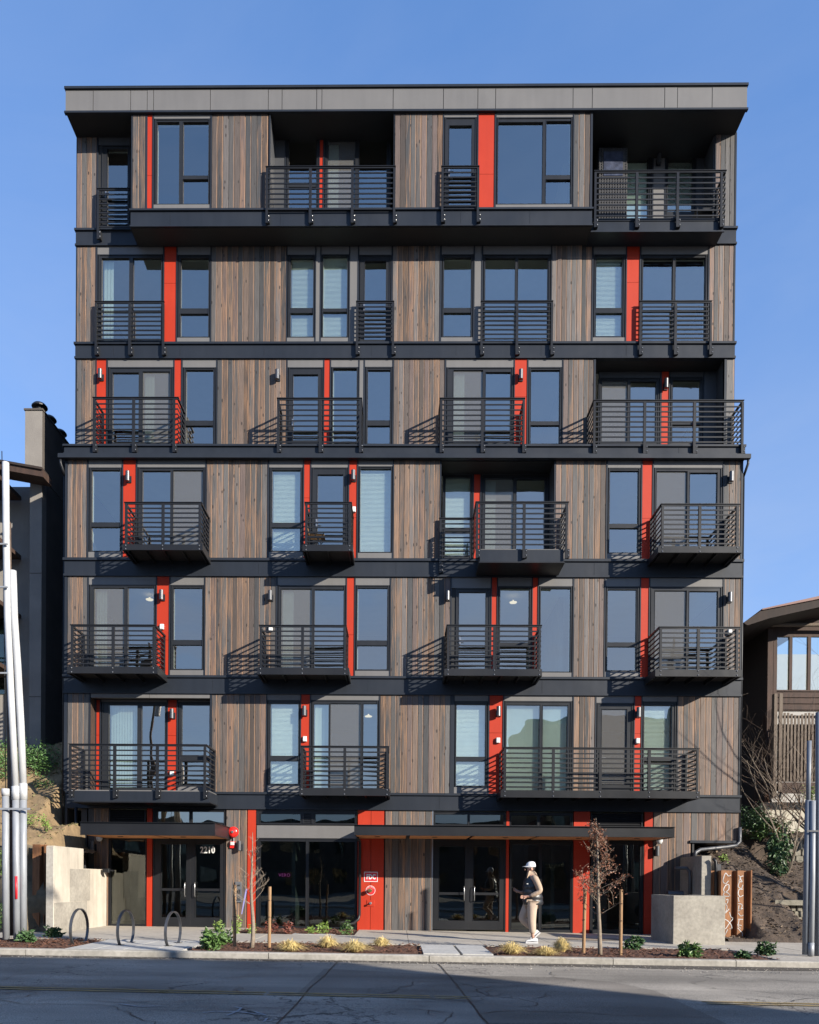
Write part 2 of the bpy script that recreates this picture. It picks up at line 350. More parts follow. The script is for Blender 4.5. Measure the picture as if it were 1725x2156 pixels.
PVC = mat('white_pvc', (.62, .63, .64), .5, var=.12, scale=2., al=.62)
STAKE = mat('pine_stake', (.42, .25, .12), .75, c2=(.30, .17, .08), scale=6., stretch=(6, 6, 1), bump=.3)
CEDAR = mat('cedar_soffit', (.60, .28, .11), .55, c2=(.48, .20, .075), scale=5., stretch=(.4, 8, 1), al=1)
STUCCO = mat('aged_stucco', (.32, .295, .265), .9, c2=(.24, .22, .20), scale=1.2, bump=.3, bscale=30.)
STUCCOD = mat('dark_shaded_stucco', (.13, .11, .095), .9, c2=(.075, .065, .057), scale=1.1, bump=.4, bscale=18.)  # darker copy of the stucco, with the side walls' shade in its colour
BROWND = mat('shadow_brown_wood', (.035, .020, .014), .85, c2=(.02, .012, .009), scale=3., stretch=(4, 4, .5))  # darker copy of the brown wood, deep shade put into the colour
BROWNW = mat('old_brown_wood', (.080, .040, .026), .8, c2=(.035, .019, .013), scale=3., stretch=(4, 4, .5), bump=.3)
GREYW = mat('weathered_slats', (.19, .15, .115), .85, c2=(.15, .11, .08), scale=3., stretch=(6, 6, .5), bump=.3)
REDROOF = mat('red_brown_roof', (.20, .085, .065), .6, var=.1)
FOUND = mat('pale_foundation', (.60, .56, .46), .85, c2=(.50, .46, .38), scale=2., bump=.2)
STONE = mat('stone_block', (.34, .31, .25), .9, c2=(.19, .175, .13), scale=5., bump=.7, bscale=18.)
BARK = mat('pale_bark', (.34, .27, .20), .85, c2=(.20, .155, .115), scale=16., bump=.3)
BARKD = mat('dark_bark', (.16, .11, .075), .9, c2=(.09, .06, .045), scale=9.)
def leaf(name, c, v=.35):
    c = sc(c, .8)
    m, t, b = newmat(name); g = N(t, 'ShaderNodeNewGeometry'); b.inputs['Roughness'].default_value = .5
    n = N(t, 'ShaderNodeTexNoise', Scale=9., Detail=3.); t.links.new(g.outputs['Position'], n.inputs['Vector'])
    mr = N(t, 'ShaderNodeMapRange'); mr.inputs['From Min'].default_value = .3; mr.inputs['From Max'].default_value = .7; mr.inputs['To Min'].default_value = 1-v; mr.inputs['To Max'].default_value = 1+v; t.links.new(n.outputs[0], mr.inputs[0])
    t.links.new(mixc(t, 1, c, mr.outputs[0], 'MULTIPLY'), b.inputs['Base Color']); return m
LEAF = leaf('green_leaf', (.085, .16, .04)); LEAFD = leaf('dark_green_leaf', (.05, .105, .035)); LEAFB = leaf('bright_leaf', (.20, .30, .06))
JUN = leaf('juniper_green', (.09, .19, .05)); BROWNL = leaf('dead_brown_leaf', (.20, .085, .045)); STRAW = leaf('straw_grass', (.70, .54, .22)); REDL = leaf('reddish_leaf', (.20, .06, .04))
TILEB = mat('brick_red', (.24, .13, .09), .9, var=.2, scale=3.)
SIGNW = mat('sign_white', (.85, .85, .84), .5, var=.01); SIGNR = mat('sign_red', (.60, .02, .03), .45, var=.02, al=.9)
BRASS = mat('brass', (.62, .45, .18), .3, metal=.9, var=.05); STEEL = mat('brushed_steel', (.5, .5, .5), .3, metal=.8, var=.05)
PLAST = mat('white_plastic', (.72, .72, .70), .45, var=.03); BELL = mat('bell_red', (.72, .02, .015), .22, var=.02, al=.9)
WICK = mat('black_wicker', (.022, .022, .026), .6, var=.3, scale=30.)
# ================================================================ THE APARTMENT BUILDING
B = thing('apartment_building', 'seven-storey modern apartment block clad in charred wood planks with red panels', 'building', (0, 0, 0))
YL, YUP = 0.0, .65
XL, XR = -9.32, 9.38
PAL = [((.122,.114,.110),3.4), ((.148,.116,.100),2.4), ((.195,.142,.124),2.4), ((.076,.077,.080),2.6), ((.150,.142,.138),2.4), ((.098,.076,.064),1.8), ((.205,.148,.116),1.2), ((.180,.160,.152),1.8)]
PALW = [p[1] for p in PAL]
meshcache = {}
NPL = [0]
def planks(x0, x1, z0, z1, Y, n=None):
    n = n or max(1, round((x1-x0)/.148)); wd = (x1-x0)/n
    key = (round(wd, 3), round(z1-z0, 2))
    if key not in meshcache:
        mb = MB().bevbox(-wd/2+.004, wd/2-.004, 0, .022, 0, z1-z0, .004)
        meshcache[key] = mb.mesh('plank', WOOD, org=(0, 0, 0))[0]
    last = None
    for i in range(n):
        o = bpy.data.objects.new('plank', meshcache[key]); COL.objects.link(o)
        place(o, (x0+wd*(i+.5), Y+random.uniform(-.003, .003), z0), B)
        c = random.choices(PAL, PALW)[0]
        while c is last: c = random.choices(PAL, PALW)[0]
        last = c; k = random.uniform(.8, 1.15); o.color = (c[0][0]*k, c[0][1]*k, c[0][2]*k, 1); NPL[0] += 1

def blind(x0, x1, y, z0, z1, par):
    mb = MB(); n = max(2, int((z1-z0)/.035)); h = (z1-z0)/n
    for i in range(n):
        z = z0+h*i; mb.quad((x0, y, z), (x1, y, z), (x1, y+.018, z+h*.93), (x0, y+.018, z+h*.93))
    part('blind', mb, BLIND, par)
def curtain(x0, x1, y, z0, z1, par):
    mb = MB(); n = max(2, int((x1-x0)/.075)); h = (x1-x0)/n
    for i in range(n):
        x = x0+h*i; mb.quad((x, y+.03, z0), (x+h*1.05, y, z0), (x+h*1.05, y, z1), (x, y+.03, z1))
    part('curtain', mb, CURT, par)

def window(Y, x0, x1, y0, y1, panes, par=None, fy=.02, fm=None, name='window', door=False, glass=None, zb=None, liner=True):
    """panes: (xa, xb, ya, yb, flags); flags b=blind c=curtain over the left part s=insect screen"""
    par = par or B; ym = (y0+y1)/2; xm = (x0+x1)/2
    X0, X1 = U(x0, ym, Y).x, U(x1, ym, Y).x; Z1, Z0 = U(xm, y0, Y).z, U(xm, y1, Y).z
    if zb is not None: Z0 = zb
    rs = []
    for p in panes:
        a, b_ = U(p[0], ym, Y).x, U(p[1], ym, Y).x; t, bt = U(xm, p[2], Y).z, U(xm, p[3], Y).z
        if bt < Z0+.03: bt = Z0+.05
        rs.append((a, b_, bt, t, p[4] if len(p) > 4 else ''))
    xs = sorted({round(v, 4) for r in rs for v in r[:2]} | {round(X0, 4), round(X1, 4)})
    zs = sorted({round(v, 4) for r in rs for v in r[2:4]} | {round(Z0, 4), round(Z1, 4)})
    fr = MB()
    for j in range(len(zs)-1):
        run = None
        for i in range(len(xs)-1):
            cx, cz = (xs[i]+xs[i+1])/2, (zs[j]+zs[j+1])/2
            hole = any(r[0]-.001 < cx < r[1]+.001 and r[2]-.001 < cz < r[3]+.001 for r in rs)
            if hole:
                if run is not None: fr.box(run, xs[i], Y+fy, Y+fy+.09, zs[j], zs[j+1]); run = None
            elif run is None: run = xs[i]
        if run is not None: fr.box(run, xs[-1], Y+fy, Y+fy+.09, zs[j], zs[j+1])
    # outer lip standing slightly proud and glazing beads around each pane
    l = .028
    fr.box(X0, X0+l, Y+fy-.018, Y+fy-.001, Z0, Z1); fr.box(X1-l, X1, Y+fy-.018, Y+fy-.001, Z0, Z1)
    fr.box(X0+l+.001, X1-l-.001, Y+fy-.018, Y+fy-.001, Z1-l, Z1)
    for r in rs:
        fr.box(r[0]-.012, r[0]-.001, Y+fy-.008, Y+fy-.0015, r[2]-.012, r[3]+.012); fr.box(r[1]+.001, r[1]+.012, Y+fy-.008, Y+fy-.0015, r[2]-.012, r[3]+.012)
    f = part(name, fr, fm or FRAME, par)
    for r in rs:
        pn = MB().quad((r[0], Y+fy+.05, r[2]), (r[1], Y+fy+.05, r[2]), (r[1], Y+fy+.05, r[3]), (r[0], Y+fy+.05, r[3]))
        part('pane', pn, glass or GLASS, f)
        fl = r[4]; w_ = r[1]-r[0]
        if 's' in fl: part('insect_screen', MB().quad((r[0], Y+fy+.035, r[2]), (r[1], Y+fy+.035, r[2]), (r[1], Y+fy+.035, r[3]), (r[0], Y+fy+.035, r[3])), SCREEN, f)
        if 'b' in fl: blind(r[0]+.02, r[1]-.02, Y+fy+.12, r[2]+.02, r[3]-.01, f)
        if 'h' in fl: blind(r[0]+.02, r[1]-.02, Y+fy+.12, r[3]-.35, r[3]-.01, f)
        if 'c' in fl: curtain(r[0]+.02, r[0]+w_*.38, Y+fy+.125, r[2]+.02, r[3]-.01, f)
        if 'C' in fl: curtain(r[0]+.02, r[1]-.02, Y+fy+.125, r[2]+.02, r[3]-.01, f)
        if 'e' in fl: curtain(r[0]+w_*.68, r[1]-.02, Y+fy+.125, r[2]+.02, r[3]-.01, f)
    if liner:
        ln = MB(); a, b_ = X0+.02, X1-.02; y_ = Y+fy+.093
        ln.box(a, a+.02, y_, y_+.1, Z0+.02, Z1-.02); ln.box(b_-.02, b_, y_, y_+.1, Z0+.02, Z1-.02); ln.box(a+.021, b_-.021, y_, y_+.1, Z1-.04, Z1-.02)
        ln.box(a+.021, b_-.021, y_, y_+.1, Z0+.001, Z0+.03)
        part('inner_jamb', ln, WHITEI, f)
    return X0, X1, Z0, Z1, f

def row(Y, zt, zb, ypm, items, ledge=True, headm=None, xa=None, xb=None, trimf=.016, back=.1):
    """one storey of one plane; items left to right"""
    headm = headm or GREY; edges = []; bk = MB(); tr = MB()
    for it in items:
        k, x0, x1 = it[0], it[1], it[2]; X0, X1 = UX(x0, Y, ypm), UX(x1, Y, ypm)
        if k == 'w':
            planks(X0, X1, zb+.002, zt-.002, Y); bk.box(X0-.02, X1+.02, Y+.03, Y+back, zb, zt)
        elif k in 'rgd':
            m = {'r': RED, 'g': GREY, 'd': DGREY}[k]
            nm_ = {'r': 'red_panel', 'g': 'grey_panel', 'd': 'dark_panel'}[k]
            if k == 'r':
                zj = zb+(zt-zb)*random.choice((.36, .42, .62))
                part(nm_, MB().box(X0, X1, Y+.004, Y+back, zb+.001, zj-.004), m, B); part(nm_, MB().box(X0, X1, Y+.004, Y+back, zj+.004, zt-.001), m, B)
            else: part(nm_, MB().box(X0, X1, Y+.004, Y+back, zb+.001, zt-.001), m, B)
        elif k in ('W', 'S', 'D'):
            opt = it[6] if len(it) > 6 else {}
            y0, y1, panes = it[3], it[4], it[5]
            r = window(Y, opt.get('f0', x0+2), opt.get('f1', x1-2), y0, y1 if k == 'W' else y1, panes, zb=(zb+.012 if k in 'SD' else None), name={'W': 'window', 'S': 'sliding_door', 'D': 'glazed_door'}[k], fm=opt.get('fm'), glass=opt.get('glass'))
            if zt-r[3] > .02: part('head_panel', MB().box(X0, X1, Y+.003, Y+back, r[3]+.001, zt-.001), headm, B)
            if k == 'W' and r[2]-zb > .03: part('sill_panel', MB().box(X0, X1, Y+.003, Y+back, zb+.001, r[2]-.001), headm, B)
            # jambs filling between frame and bay edge
            bk.box(X0-.02, r[0]-.001, Y+.03, Y+back, zb, r[3]); bk.box(r[1]+.001, X1+.02, Y+.03, Y+back, zb, r[3])
            if k == 'D': opt.setdefault('h', 1)
            if opt.get('h'):
                hx = r[0]+.12; hz = zb+1.0
                part('door_handle', MB().box(hx-.02, hx+.02, Y-.005, Y+.018, hz-.1, hz+.1).box(hx, hx+.11, Y-.05, Y-.03, hz-.01, hz+.01).box(hx, hx+.015, Y-.032, Y-.004, hz-.01, hz+.01), STEEL, r[4])
        edges.append((X0, X1))
    for i in range(len(edges)-1):
        a, b_ = edges[i][1], edges[i+1][0]; c = (a+b_)/2; h = max(.014, (b_-a)/2)
        tr.box(c-h, c+h, Y-trimf+.004, Y+.0285, zb, zt); tr.box(c-h-.01, c+h+.01, Y+.032, Y+back-.002, zb, zt)
    a = edges[0][0] if xa is None else xa; b_ = edges[-1][1] if xb is None else xb
    if a < edges[0][0]: tr.box(a, edges[0][0], Y-trimf+.004, Y+back, zb, zt)
    else: tr.box(a-.02, a, Y-trimf+.004, Y+.0285, zb, zt)
    if b_ > edges[-1][1]: tr.box(edges[-1][1], b_, Y-trimf+.004, Y+back, zb, zt)
    if tr.v: part('edge_trim', tr, NAVY, B)
    if bk.v: part('wall_backing', bk, SOFFIT, B)

def band(Y, zt, zl, zm, zb, x0, x1, dep=.1, seams=True, name='floor_band'):
    """ledge (zt-zl), flat band (zl-zm), drip flashing (zm-zb)"""
    b_ = part(name, MB().box(x0, x1, Y-.03, Y+dep, zm, zl), NAVY, B)
    part('ledge', MB().box(x0-.03, x1+.03, Y-.075, Y+dep-.003, zl+.0005, zt), NAVY, b_)
    part('drip_flashing', MB().box(x0-.02, x1+.02, Y-.05, Y+dep-.003, zb, zm-.0005), NAVY, b_)
    if seams:
        mb = MB(); x = x0+1.1
        while x < x1-.4: mb.box(x-.004, x+.004, Y-.0345, Y-.0301, zm+.002, zl-.002); x += random.choice((1.9, 2.4, 3.05))
        if mb.v: part('seam', mb, FRAME, b_)

# storey levels from the photograph
R7 = dict(t=z2(237, 231.5, 0), b=z2(442, 440.6, 0), l=z2(446, 444.5, 0), m=z2(476, 474, 0), f=z2(479, 477, 0))
R7b = dict(t=R7['t'], b=z2(483.6, 480, YUP), l=z2(488, 484.5, YUP), m=z2(515.5, 511, YUP), f=z2(519.5, 514.8, YUP))
R6 = dict(t=R7b['f'], b=z2(722, 722.4, YUP), l=z2(727, 726.5, YUP), m=z2(752, 751, YUP), f=z2(756.6, 755.2, YUP))
R5 = dict(t=R6['f'], b=z2(936.6, 937.8, 0))   # the terrace edge in front hides the foot of this wall
R4 = dict(t=z2(968.5, 970, 0), b=z2(1176.5, 1178.5, 0), l=z2(1182, 1184, 0), m=z2(1207.7, 1214.5, 0), f=z2(1212.5, 1218.5, 0))
R3 = dict(t=R4['f'], b=z2(1422.4, 1427.5, 0), l=z2(1427.6, 1432, 0), m=z2(1456, 1463, 0), f=z2(1460, 1467, 0))
R2 = dict(t=R3['f'], b=z2(1664.6, 1676, 0), l=z2(1669.4, 1681, 0), m=z2(1696.5, 1708, 0), f=z2(1701, 1712, 0))
R1 = dict(t=R2['f'], b=-.12)
Dp = 11.0   # building depth

def wp(g0, g1, y0, y1, ym=None, yl=None, f=''):
    """one pane, or two stacked panes with a transom between ym and yl"""
    if ym is None: return [(g0, g1, y0, y1, f)]
    return [(g0, g1, y0, ym, f), (g0, g1, yl, y1, f)]
# ---- storey 7, projecting box
x7a, x7b = UX(276.5, 0, 350), UX(1247.5, 0, 350)
row(0, R7['t'], R7['b'], 340, [
 ('w', 279, 306), ('r', 310.5, 321),
 ('W', 324, 443, 249, 430, [(330, 377, 254.5, 427.5, ''), (385, 438.5, 254.5, 368, ''), (385, 438.5, 375.5, 427.5, '')]),
 ('w', 446, 564)], xa=x7a)
lg7 = (UX(569, 0, 350), UX(829, 0, 350))
row(0, R7['t'], R7['b'], 340, [
 ('w', 831.5, 932),
 ('D', 935, 1005, 246, 440, [(946, 993, 262, 430, '')], dict(f0=937, f1=1003)),
 ('r', 1007.5, 1041.5),
 ('W', 1045, 1207, 246, 430, [(1049, 1143, 255, 427, ''), (1150.5, 1202.5, 253, 367, ''), (1150.5, 1202.5, 376, 427, '')]),
 ('w', 1208.5, 1243)], xb=x7b)
YG = .75   # loggia back wall
row(YG, R7['t']-.0, R7['b'], 350, [
 ('d', 574, 600.5),
 ('W', 602, 671, 281, 441, wp(608, 666, 286, 437, 385, 392, ''), dict()),
 ('r', 673.5, 680.5),
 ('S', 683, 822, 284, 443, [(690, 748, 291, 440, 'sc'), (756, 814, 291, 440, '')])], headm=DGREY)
# ---- storey 7, back plane corners and right loggia
row(YUP, R7['t'], R7b['b'], 400, [('w', 161.5, 203), ('D', 207, 274, 305, 483, [(225, 268, 312, 474, '')], dict(f0=214, f1=273))], headm=DGREY, xa=XL)
row(YUP, R7['t'], R7b['b'], 400, [('w', 1507, 1547)], xb=XR)
YR7 = 1.35
row(YR7, R7['t'], R7b['b'], 400, [
 ('d', 1256, 1308), ('S', 1310, 1373, 322, 480, [(1318, 1366, 330, 470, 'C')]), ('g', 1376, 1400),
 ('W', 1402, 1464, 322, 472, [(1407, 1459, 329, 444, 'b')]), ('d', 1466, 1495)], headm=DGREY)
# ---- storey 6
row(YUP, R6['t'], R6['b'], 620, [
 ('w', 161.5, 201), ('S', 205, 343, 535, 722, [(213, 271.5, 541.5, 716, 'c'), (279.5, 340, 541.5, 716, '')]),
 ('r', 346, 371), ('W', 373.5, 443, 536, 710.5, wp(380, 439, 541.5, 707.5, 648, 659)),
 ('w', 445, 602.5), ('W', 605, 663.5, 536, 710.5, wp(612, 659.5, 541.5, 707.5, 647, 657.5, 'b')),
 ('g', 665.5, 674.5), ('W', 676.5, 735, 535, 710.5, wp(679, 731, 538, 707.5, 648, 655, 'b')),
 ('g', 737, 753.5), ('D', 756, 824, 536, 722, [(768, 812.5, 548, 714, '')]),
 ('w', 827, 926), ('W', 930, 997, 535, 710, wp(935, 992, 540.5, 706.5, 647, 657)),
 ('g', 999.5, 1014), ('S', 1017, 1160, 535, 722, [(1022, 1085, 541.5, 716, ''), (1091, 1153.5, 541.5, 716, '')]),
 ('w', 1162, 1246), ('W', 1249.5, 1317.5, 535, 710, wp(1256, 1311, 540.5, 706.5, 647, 657.5, 'b')),
 ('r', 1320, 1346.5), ('S', 1350, 1491, 535, 722, [(1354.5, 1417, 542, 716, ''), (1423, 1485.5, 541, 716, '')]),
 ('w', 1493.5, 1545)], xa=XL, xb=XR)
# ---- storey 5
row(YUP, R5['t'], R5['b'], 850, [
 ('w', 161.5, 201), ('r', 203.5, 224), ('S', 227, 365.5, 772.5, 936, [(236, 291.5, 783, 931, ''), (300, 357, 781, 931, 'sc')]),
 ('r', 367.5, 381.5), ('W', 384.5, 455.5, 773, 936, wp(391, 448.5, 777.5, 933, 884.5, 895)),
 ('w', 457.5, 602.5), ('D', 605.5, 681, 773, 936, [(617, 669, 787, 926, '')]),
 ('r', 683, 694.5), ('W', 697, 755, 772.5, 936, [(700.5, 751, 774.5, 933, '')]),
 ('g', 757, 766), ('W', 768.5, 826.5, 772, 936, wp(774.5, 821, 777.5, 933, 884, 895)),
 ('w', 829, 936), ('S', 939.5, 1082, 773, 936, [(955, 1017, 778, 931, 'sc'), (1023, 1075, 782, 931, '')]),
 ('r', 1084, 1110), ('W', 1112.5, 1184, 772.5, 936, wp(1118.5, 1178.5, 777.5, 933, 886, 894)),
 ('w', 1186, 1250)], xa=XL, xb=UX(1254, YUP, 850))
row(YUP, R5['t'], R5['b'], 850, [('w', 1529.5, 1546)], xb=XR, xa=UX(1525, YUP, 850))
YR5 = 1.2
row(YR5, R5['t'], R5['b'], 850, [
 ('S', 1262, 1390, 795, 934, [(1268, 1322, 800, 930, 's'), (1328, 1382, 802, 930, '')]),
 ('r', 1393.5, 1408.5), ('W', 1411, 1481, 793, 934, wp(1417, 1475, 799, 930, 886, 893)), ('d', 1483, 1509)], headm=DGREY)
# ---- storey 4
row(0, R4['t'], R4['b'], 1070, [
 ('w', 142, 183), ('W', 186.5, 256.5, 984, 1162, wp(192, 252, 988.5, 1159, 1099, 1108.5)),
 ('r', 259.5, 286), ('S', 289, 432.5, 983.5, 1176, [(299, 358, 990, 1170, ''), (364, 426.5, 989, 1170, 's')]),
 ('w', 435, 563), ('W', 566.5, 638, 984, 1162, wp(572.5, 632, 988.5, 1159, 1099.5, 1109.5, 'b')),
 ('r', 640.5, 653), ('D', 655.5, 733, 984, 1176, [(668.5, 722, 998, 1166, '')]),
 ('r', 735.5, 751.5), ('W', 754.5, 827, 981.5, 1164, [(758.5, 823, 986, 1161, 'b')]),
 ('w', 829.5, 926)], xa=XL, xb=UX(929, 0, 1070))
row(0, R4['t'], R4['b'], 1070, [
 ('w', 1170, 1276), ('W', 1279.5, 1350, 984.5, 1165.5, wp(1284.5, 1344.5, 990, 1162.5, 1102, 1111)),
 ('r', 1352.5, 1373.5), ('S', 1376.5, 1522, 984.5, 1179, [(1383, 1447.5, 991, 1173, 's'), (1453, 1511, 994, 1173, '')]),
 ('w', 1524.5, 1560)], xa=UX(1166.5, 0, 1070), xb=XR)
YG4 = .7
row(YG4, R4['t'], R4['b'], 1070, [
 ('W', 934, 995, 1000, 1176, wp(938, 990, 1004, 1172, 1110, 1118, 'b')), ('r', 998, 1011),
 ('S', 1014, 1157, 1000, 1176, [(1022, 1081, 1006, 1170, 'sc'), (1088, 1147, 1008, 1170, '')])], headm=DGREY)
# ---- storey 3
row(0, R3['t'], R3['b'], 1320, [
 ('w', 142, 184), ('S', 187, 328, 1231, 1423, [(197, 261, 1237, 1417, 'sc'), (268, 323, 1236, 1417, '')]),
 ('r', 330.5, 356), ('W', 358.5, 430, 1231.5, 1411, wp(364.5, 425, 1237, 1408, 1347, 1357.5)),
 ('w', 432, 581), ('S', 584, 728, 1232, 1424, [(592, 656, 1239, 1418, 'sc'), (662, 723, 1240.5, 1418, '')]),
 ('r', 730.5, 746), ('W', 748.5, 821, 1232, 1412.5, wp(752, 815, 1237, 1409, 1348, 1358.5)),
 ('w', 823, 948), ('D', 951, 1033, 1238, 1425, [(966.5, 1022.5, 1246, 1414, '')], dict(f0=960, f1=1032)),
 ('r', 1035.5, 1046), ('W', 1048, 1119.5, 1234, 1414, wp(1053.5, 1114, 1237.5, 1411, 1352, 1360)),
 ('r', 1121.5, 1132), ('W', 1134.5, 1206, 1234, 1416, [(1138.5, 1202.5, 1238, 1413.5, '')]),
 ('w', 1208.5, 1272), ('W', 1275, 1347, 1234.5, 1414.5, wp(1280, 1340.5, 1240.5, 1411, 1352, 1361)),
 ('r', 1349.5, 1366), ('S', 1368.5, 1522, 1235, 1427, [(1379.5, 1446, 1243, 1421, 's'), (1451.5, 1512, 1244, 1421, '')]),
 ('w', 1524.5, 1559)], xa=XL, xb=XR)
# ---- storey 2 (left bay set back behind its own header)
row(0, R2['t'], R2['b'], 1560, [('w', 142, 187)], xa=XL, xb=UX(190, 0, 1560))
row(0, R2['t'], R2['b'], 1560, [
 ('w', 445.5, 560), ('W', 562.5, 632, 1474, 1653.5, wp(569, 628.5, 1481, 1650, 1591, 1602, 'b')),
 ('r', 634, 652), ('S', 655, 798, 1474, 1665, [(660.5, 691.5, 1482, 1659, 'C'), (695.5, 759, 1481, 1659, 's'), (765, 794, 1481, 1659, '')]),
 ('w', 800, 948), ('W', 957, 1027.5, 1476, 1657.5, wp(960.5, 1022, 1483, 1654, 1593, 1602.5, 'b')),
 ('r', 1030.5, 1058.5), ('S', 1061.5, 1205.5, 1476, 1671, [(1067, 1137, 1484, 1665, 'C'), (1143, 1196, 1485, 1665, 'C')]),
 ('w', 1208, 1252.5), ('D', 1255.5, 1334, 1480, 1672, [(1267.5, 1320.5, 1493, 1652, 's')]),
 ('r', 1336.5, 1350), ('W', 1352.5, 1425, 1477, 1670, wp(1357, 1415.5, 1485, 1663, 1593, 1602, 'b')),
 ('w', 1427.5, 1556)], xa=UX(442.5, 0, 1560), xb=XR)
YG2 = .32
row(YG2, R2['t']-.1, R2['b'], 1560, [
 ('r', 203, 210), ('S', 212.5, 351, 1478, 1664, [(228, 288.5, 1484, 1659, 'C'), (297, 346.5, 1485, 1659, '')]),
 ('r', 353.5, 372), ('W', 375, 445, 1478, 1655, wp(382, 440.5, 1484, 1652, 1591, 1600, ''))])
xb2 = UX(315, 0, 1464)
X190, X442 = UX(190.5, 0, 1560), UX(442, 0, 1560)
hz = UZ(1469.5, 0, 300)
part('head_panel', MB().box(X190+.01, xb2-.004, -.006, .1, hz, R2['t']-.001), GREY, B)
part('head_panel', MB().box(xb2+.004, X442-.01, -.006, .1, hz, R2['t']-.001), GREY, B)
# ---- storey 1
fr = dict(glass=GLASSD)
def plain(name, x0, x1, y0, y1, Y, m, dep=.09):
    ym = (y0+y1)/2; xm = (x0+x1)/2
    return part(name, MB().box(UX(x0, Y, ym), UX(x1, Y, ym), Y, Y+dep, U(xm, y1, Y).z, U(xm, y0, Y).z), m, B)
zt1 = R1['t']
def w1(x0, x1, y0, y1, panes, name='storefront_window', glass=None, zb=None): return window(0, x0, x1, y0, y1, panes, name=name, glass=glass or GLASSD, zb=zb, liner=False, fm=BLACKM)
def pl1(x0, x1, zb=-.12, zt=None):
    a, b_ = UX(x0, 0, 1800), UX(x1, 0, 1800); planks(a, b_, zb, (zt or zt1)-.002, 0, max(1, round((b_-a)/.19))); part('wall_backing', MB().box(a-.02, b_+.02, .03, .1, zb, zt or zt1), SOFFIT, B)
def rd1(x0, x1, zt=None): part('red_panel', MB().box(UX(x0, 0, 1800), UX(x1, 0, 1800), -.006, .1, -.12, (zt or zt1)-.002), RED, B)
def louvre(x0, x1, y0, y1):
    a, b_ = UX(x0, 0, 1720), UX(x1, 0, 1720); t, bt = U((x0+x1)/2, y0, 0).z, U((x0+x1)/2, y1, 0).z
    f = part('louvre', MB().box(a, b_, .04, .1, bt, t).box(a, a+.04, .0, .0395, bt, t).box(b_-.04, b_, .0, .0395, bt, t), BLACKM, B)
    n = 6; mb = MB()
    for i in range(n):
        z = bt+(t-bt)*(i+.2)/n; h = (t-bt)/n*.75
        mb.quad((a+.041, .005, z), (b_-.041, .005, z), (b_-.041, .036, z+h), (a+.041, .036, z+h))
    part('louvre_blade', mb, BLACKM, f)
part('pillar', MB().box(UX(171, .1, 1750), UX(183, .1, 1750), .1, .4, 0, zt1), DGREY, B)
pl1(186, 228)
# entrance left
louvre(229, 307, 1705, 1733); w1(228, 308, 1762, 1951, [(232.5, 305.5, 1768, 1946)])
rd1(309.5, 320.5)
w1(322, 474, 1703, 1738, [(331, 398, 1709, 1733), (404, 471, 1709, 1733)], 'transom_window', glass=GLASS)
def double_door(fx0, fx1, y0, y1, p1, p2, py0, py1, yrail, xh):
    X0, X1, Z0, Z1, f = w1(fx0, fx1, y0, y1, [(p1[0], p1[1], py0, py1), (p2[0], p2[1], py0, py1)], 'entrance_doors', zb=.03)
    r = MB(); zr = U(xh, yrail, 0).z
    for p in (p1, p2): r.box(UX(p[0], 0, yrail), UX(p[1], 0, yrail), .03, .06, zr-.035, zr+.035)
    part('push_bar', r, BLACKM, f)
    h = MB(); zc = zr; xc = UX(xh, 0, yrail)
    for s in (-1, 1):
        x = xc+s*.14
        part('door_handle', MB().tube([(x, .02, zc+.17), (x, -.05, zc+.2), (x+.0*s, -.075, zc+.16), (x, -.075, zc-.16), (x, -.05, zc-.2), (x, .02, zc-.17)], .012, 8), STEEL, f, smooth=True)
    part('door_gap', MB().box(xc-.004, xc+.004, .0175, .0185, Z0+.02, Z1-.05), SOFFIT, f)
    return f
dd = double_door(322, 474, 1762, 1953, (339, 391.5), (411.5, 463), 1778, 1932, 1873.5, 401)
text_mb('2210', .25, SIGNW, 'door_number', dd, (UX(437, .06, 1790), .062, U(437, 1790.5, .06).z), sx=.78, bold=.006)
part('header_panel', MB().box(UX(228.5, 0, 1745), UX(474, 0, 1745), .0, .1, U(350, 1761.5, 0).z, U(350, 1734.5, 0).z-.03), BLACKM, B)
pl1(476, 519.5); rd1(521.5, 538.5)
# storefront 2
w1(540, 751, 1706, 1737, [(548, 632.5, 1714, 1733), (664, 747, 1714, 1733)], 'transom_window')
louvre(637, 659, 1712, 1734)
plain('grey_panel', 541, 751, 1738.5, 1765, .001, GREY)
w1(540, 751, 1766, 1957, [(548, 643.5, 1772, 1951), (650, 747, 1772, 1952)])
rd1(753.5, 780.6); rd1(781.4, 808.5); pl1(811, 909)
part('edge_trim', MB().box(UX(909.3, 0, 1800), UX(912, 0, 1800), -.01, .1, -.12, zt1), STEEL, B)
w1(912.5, 1065, 1709, 1742, [(917, 985, 1715, 1736), (990, 1061, 1715, 1736)], 'transom_window')
plain('header_panel', 913, 1065, 1743, 1768, .001, BLACKM)
double_door(912.5, 1065, 1769, 1961, (925, 979), (997, 1052), 1783, 1939, 1882, 988)
rd1(1066, 1072)
w1(1073, 1206.5, 1711, 1743, [(1077, 1132, 1717, 1738), (1138, 1202, 1717, 1738)], 'transom_window')
plain('header_panel', 1073.5, 1206, 1744, 1771, .001, BLACKM)
w1(1073, 1206.5, 1772, 1965, [(1078, 1135, 1779, 1958), (1141.5, 1202, 1779, 1958)])
rd1(1208, 1242); louvre(1245, 1354, 1713, 1744)
plain('header_panel', 1245, 1354, 1745, 1772, .001, BLACKM)
w1(1244, 1355, 1773, 1966, [(1249, 1348, 1779, 1958)])
rd1(1357, 1374)
pl1(1376, 1454.5)
zbay = U(1505, 1770, 0).z
pl1(1455, 1556, zb=zbay)
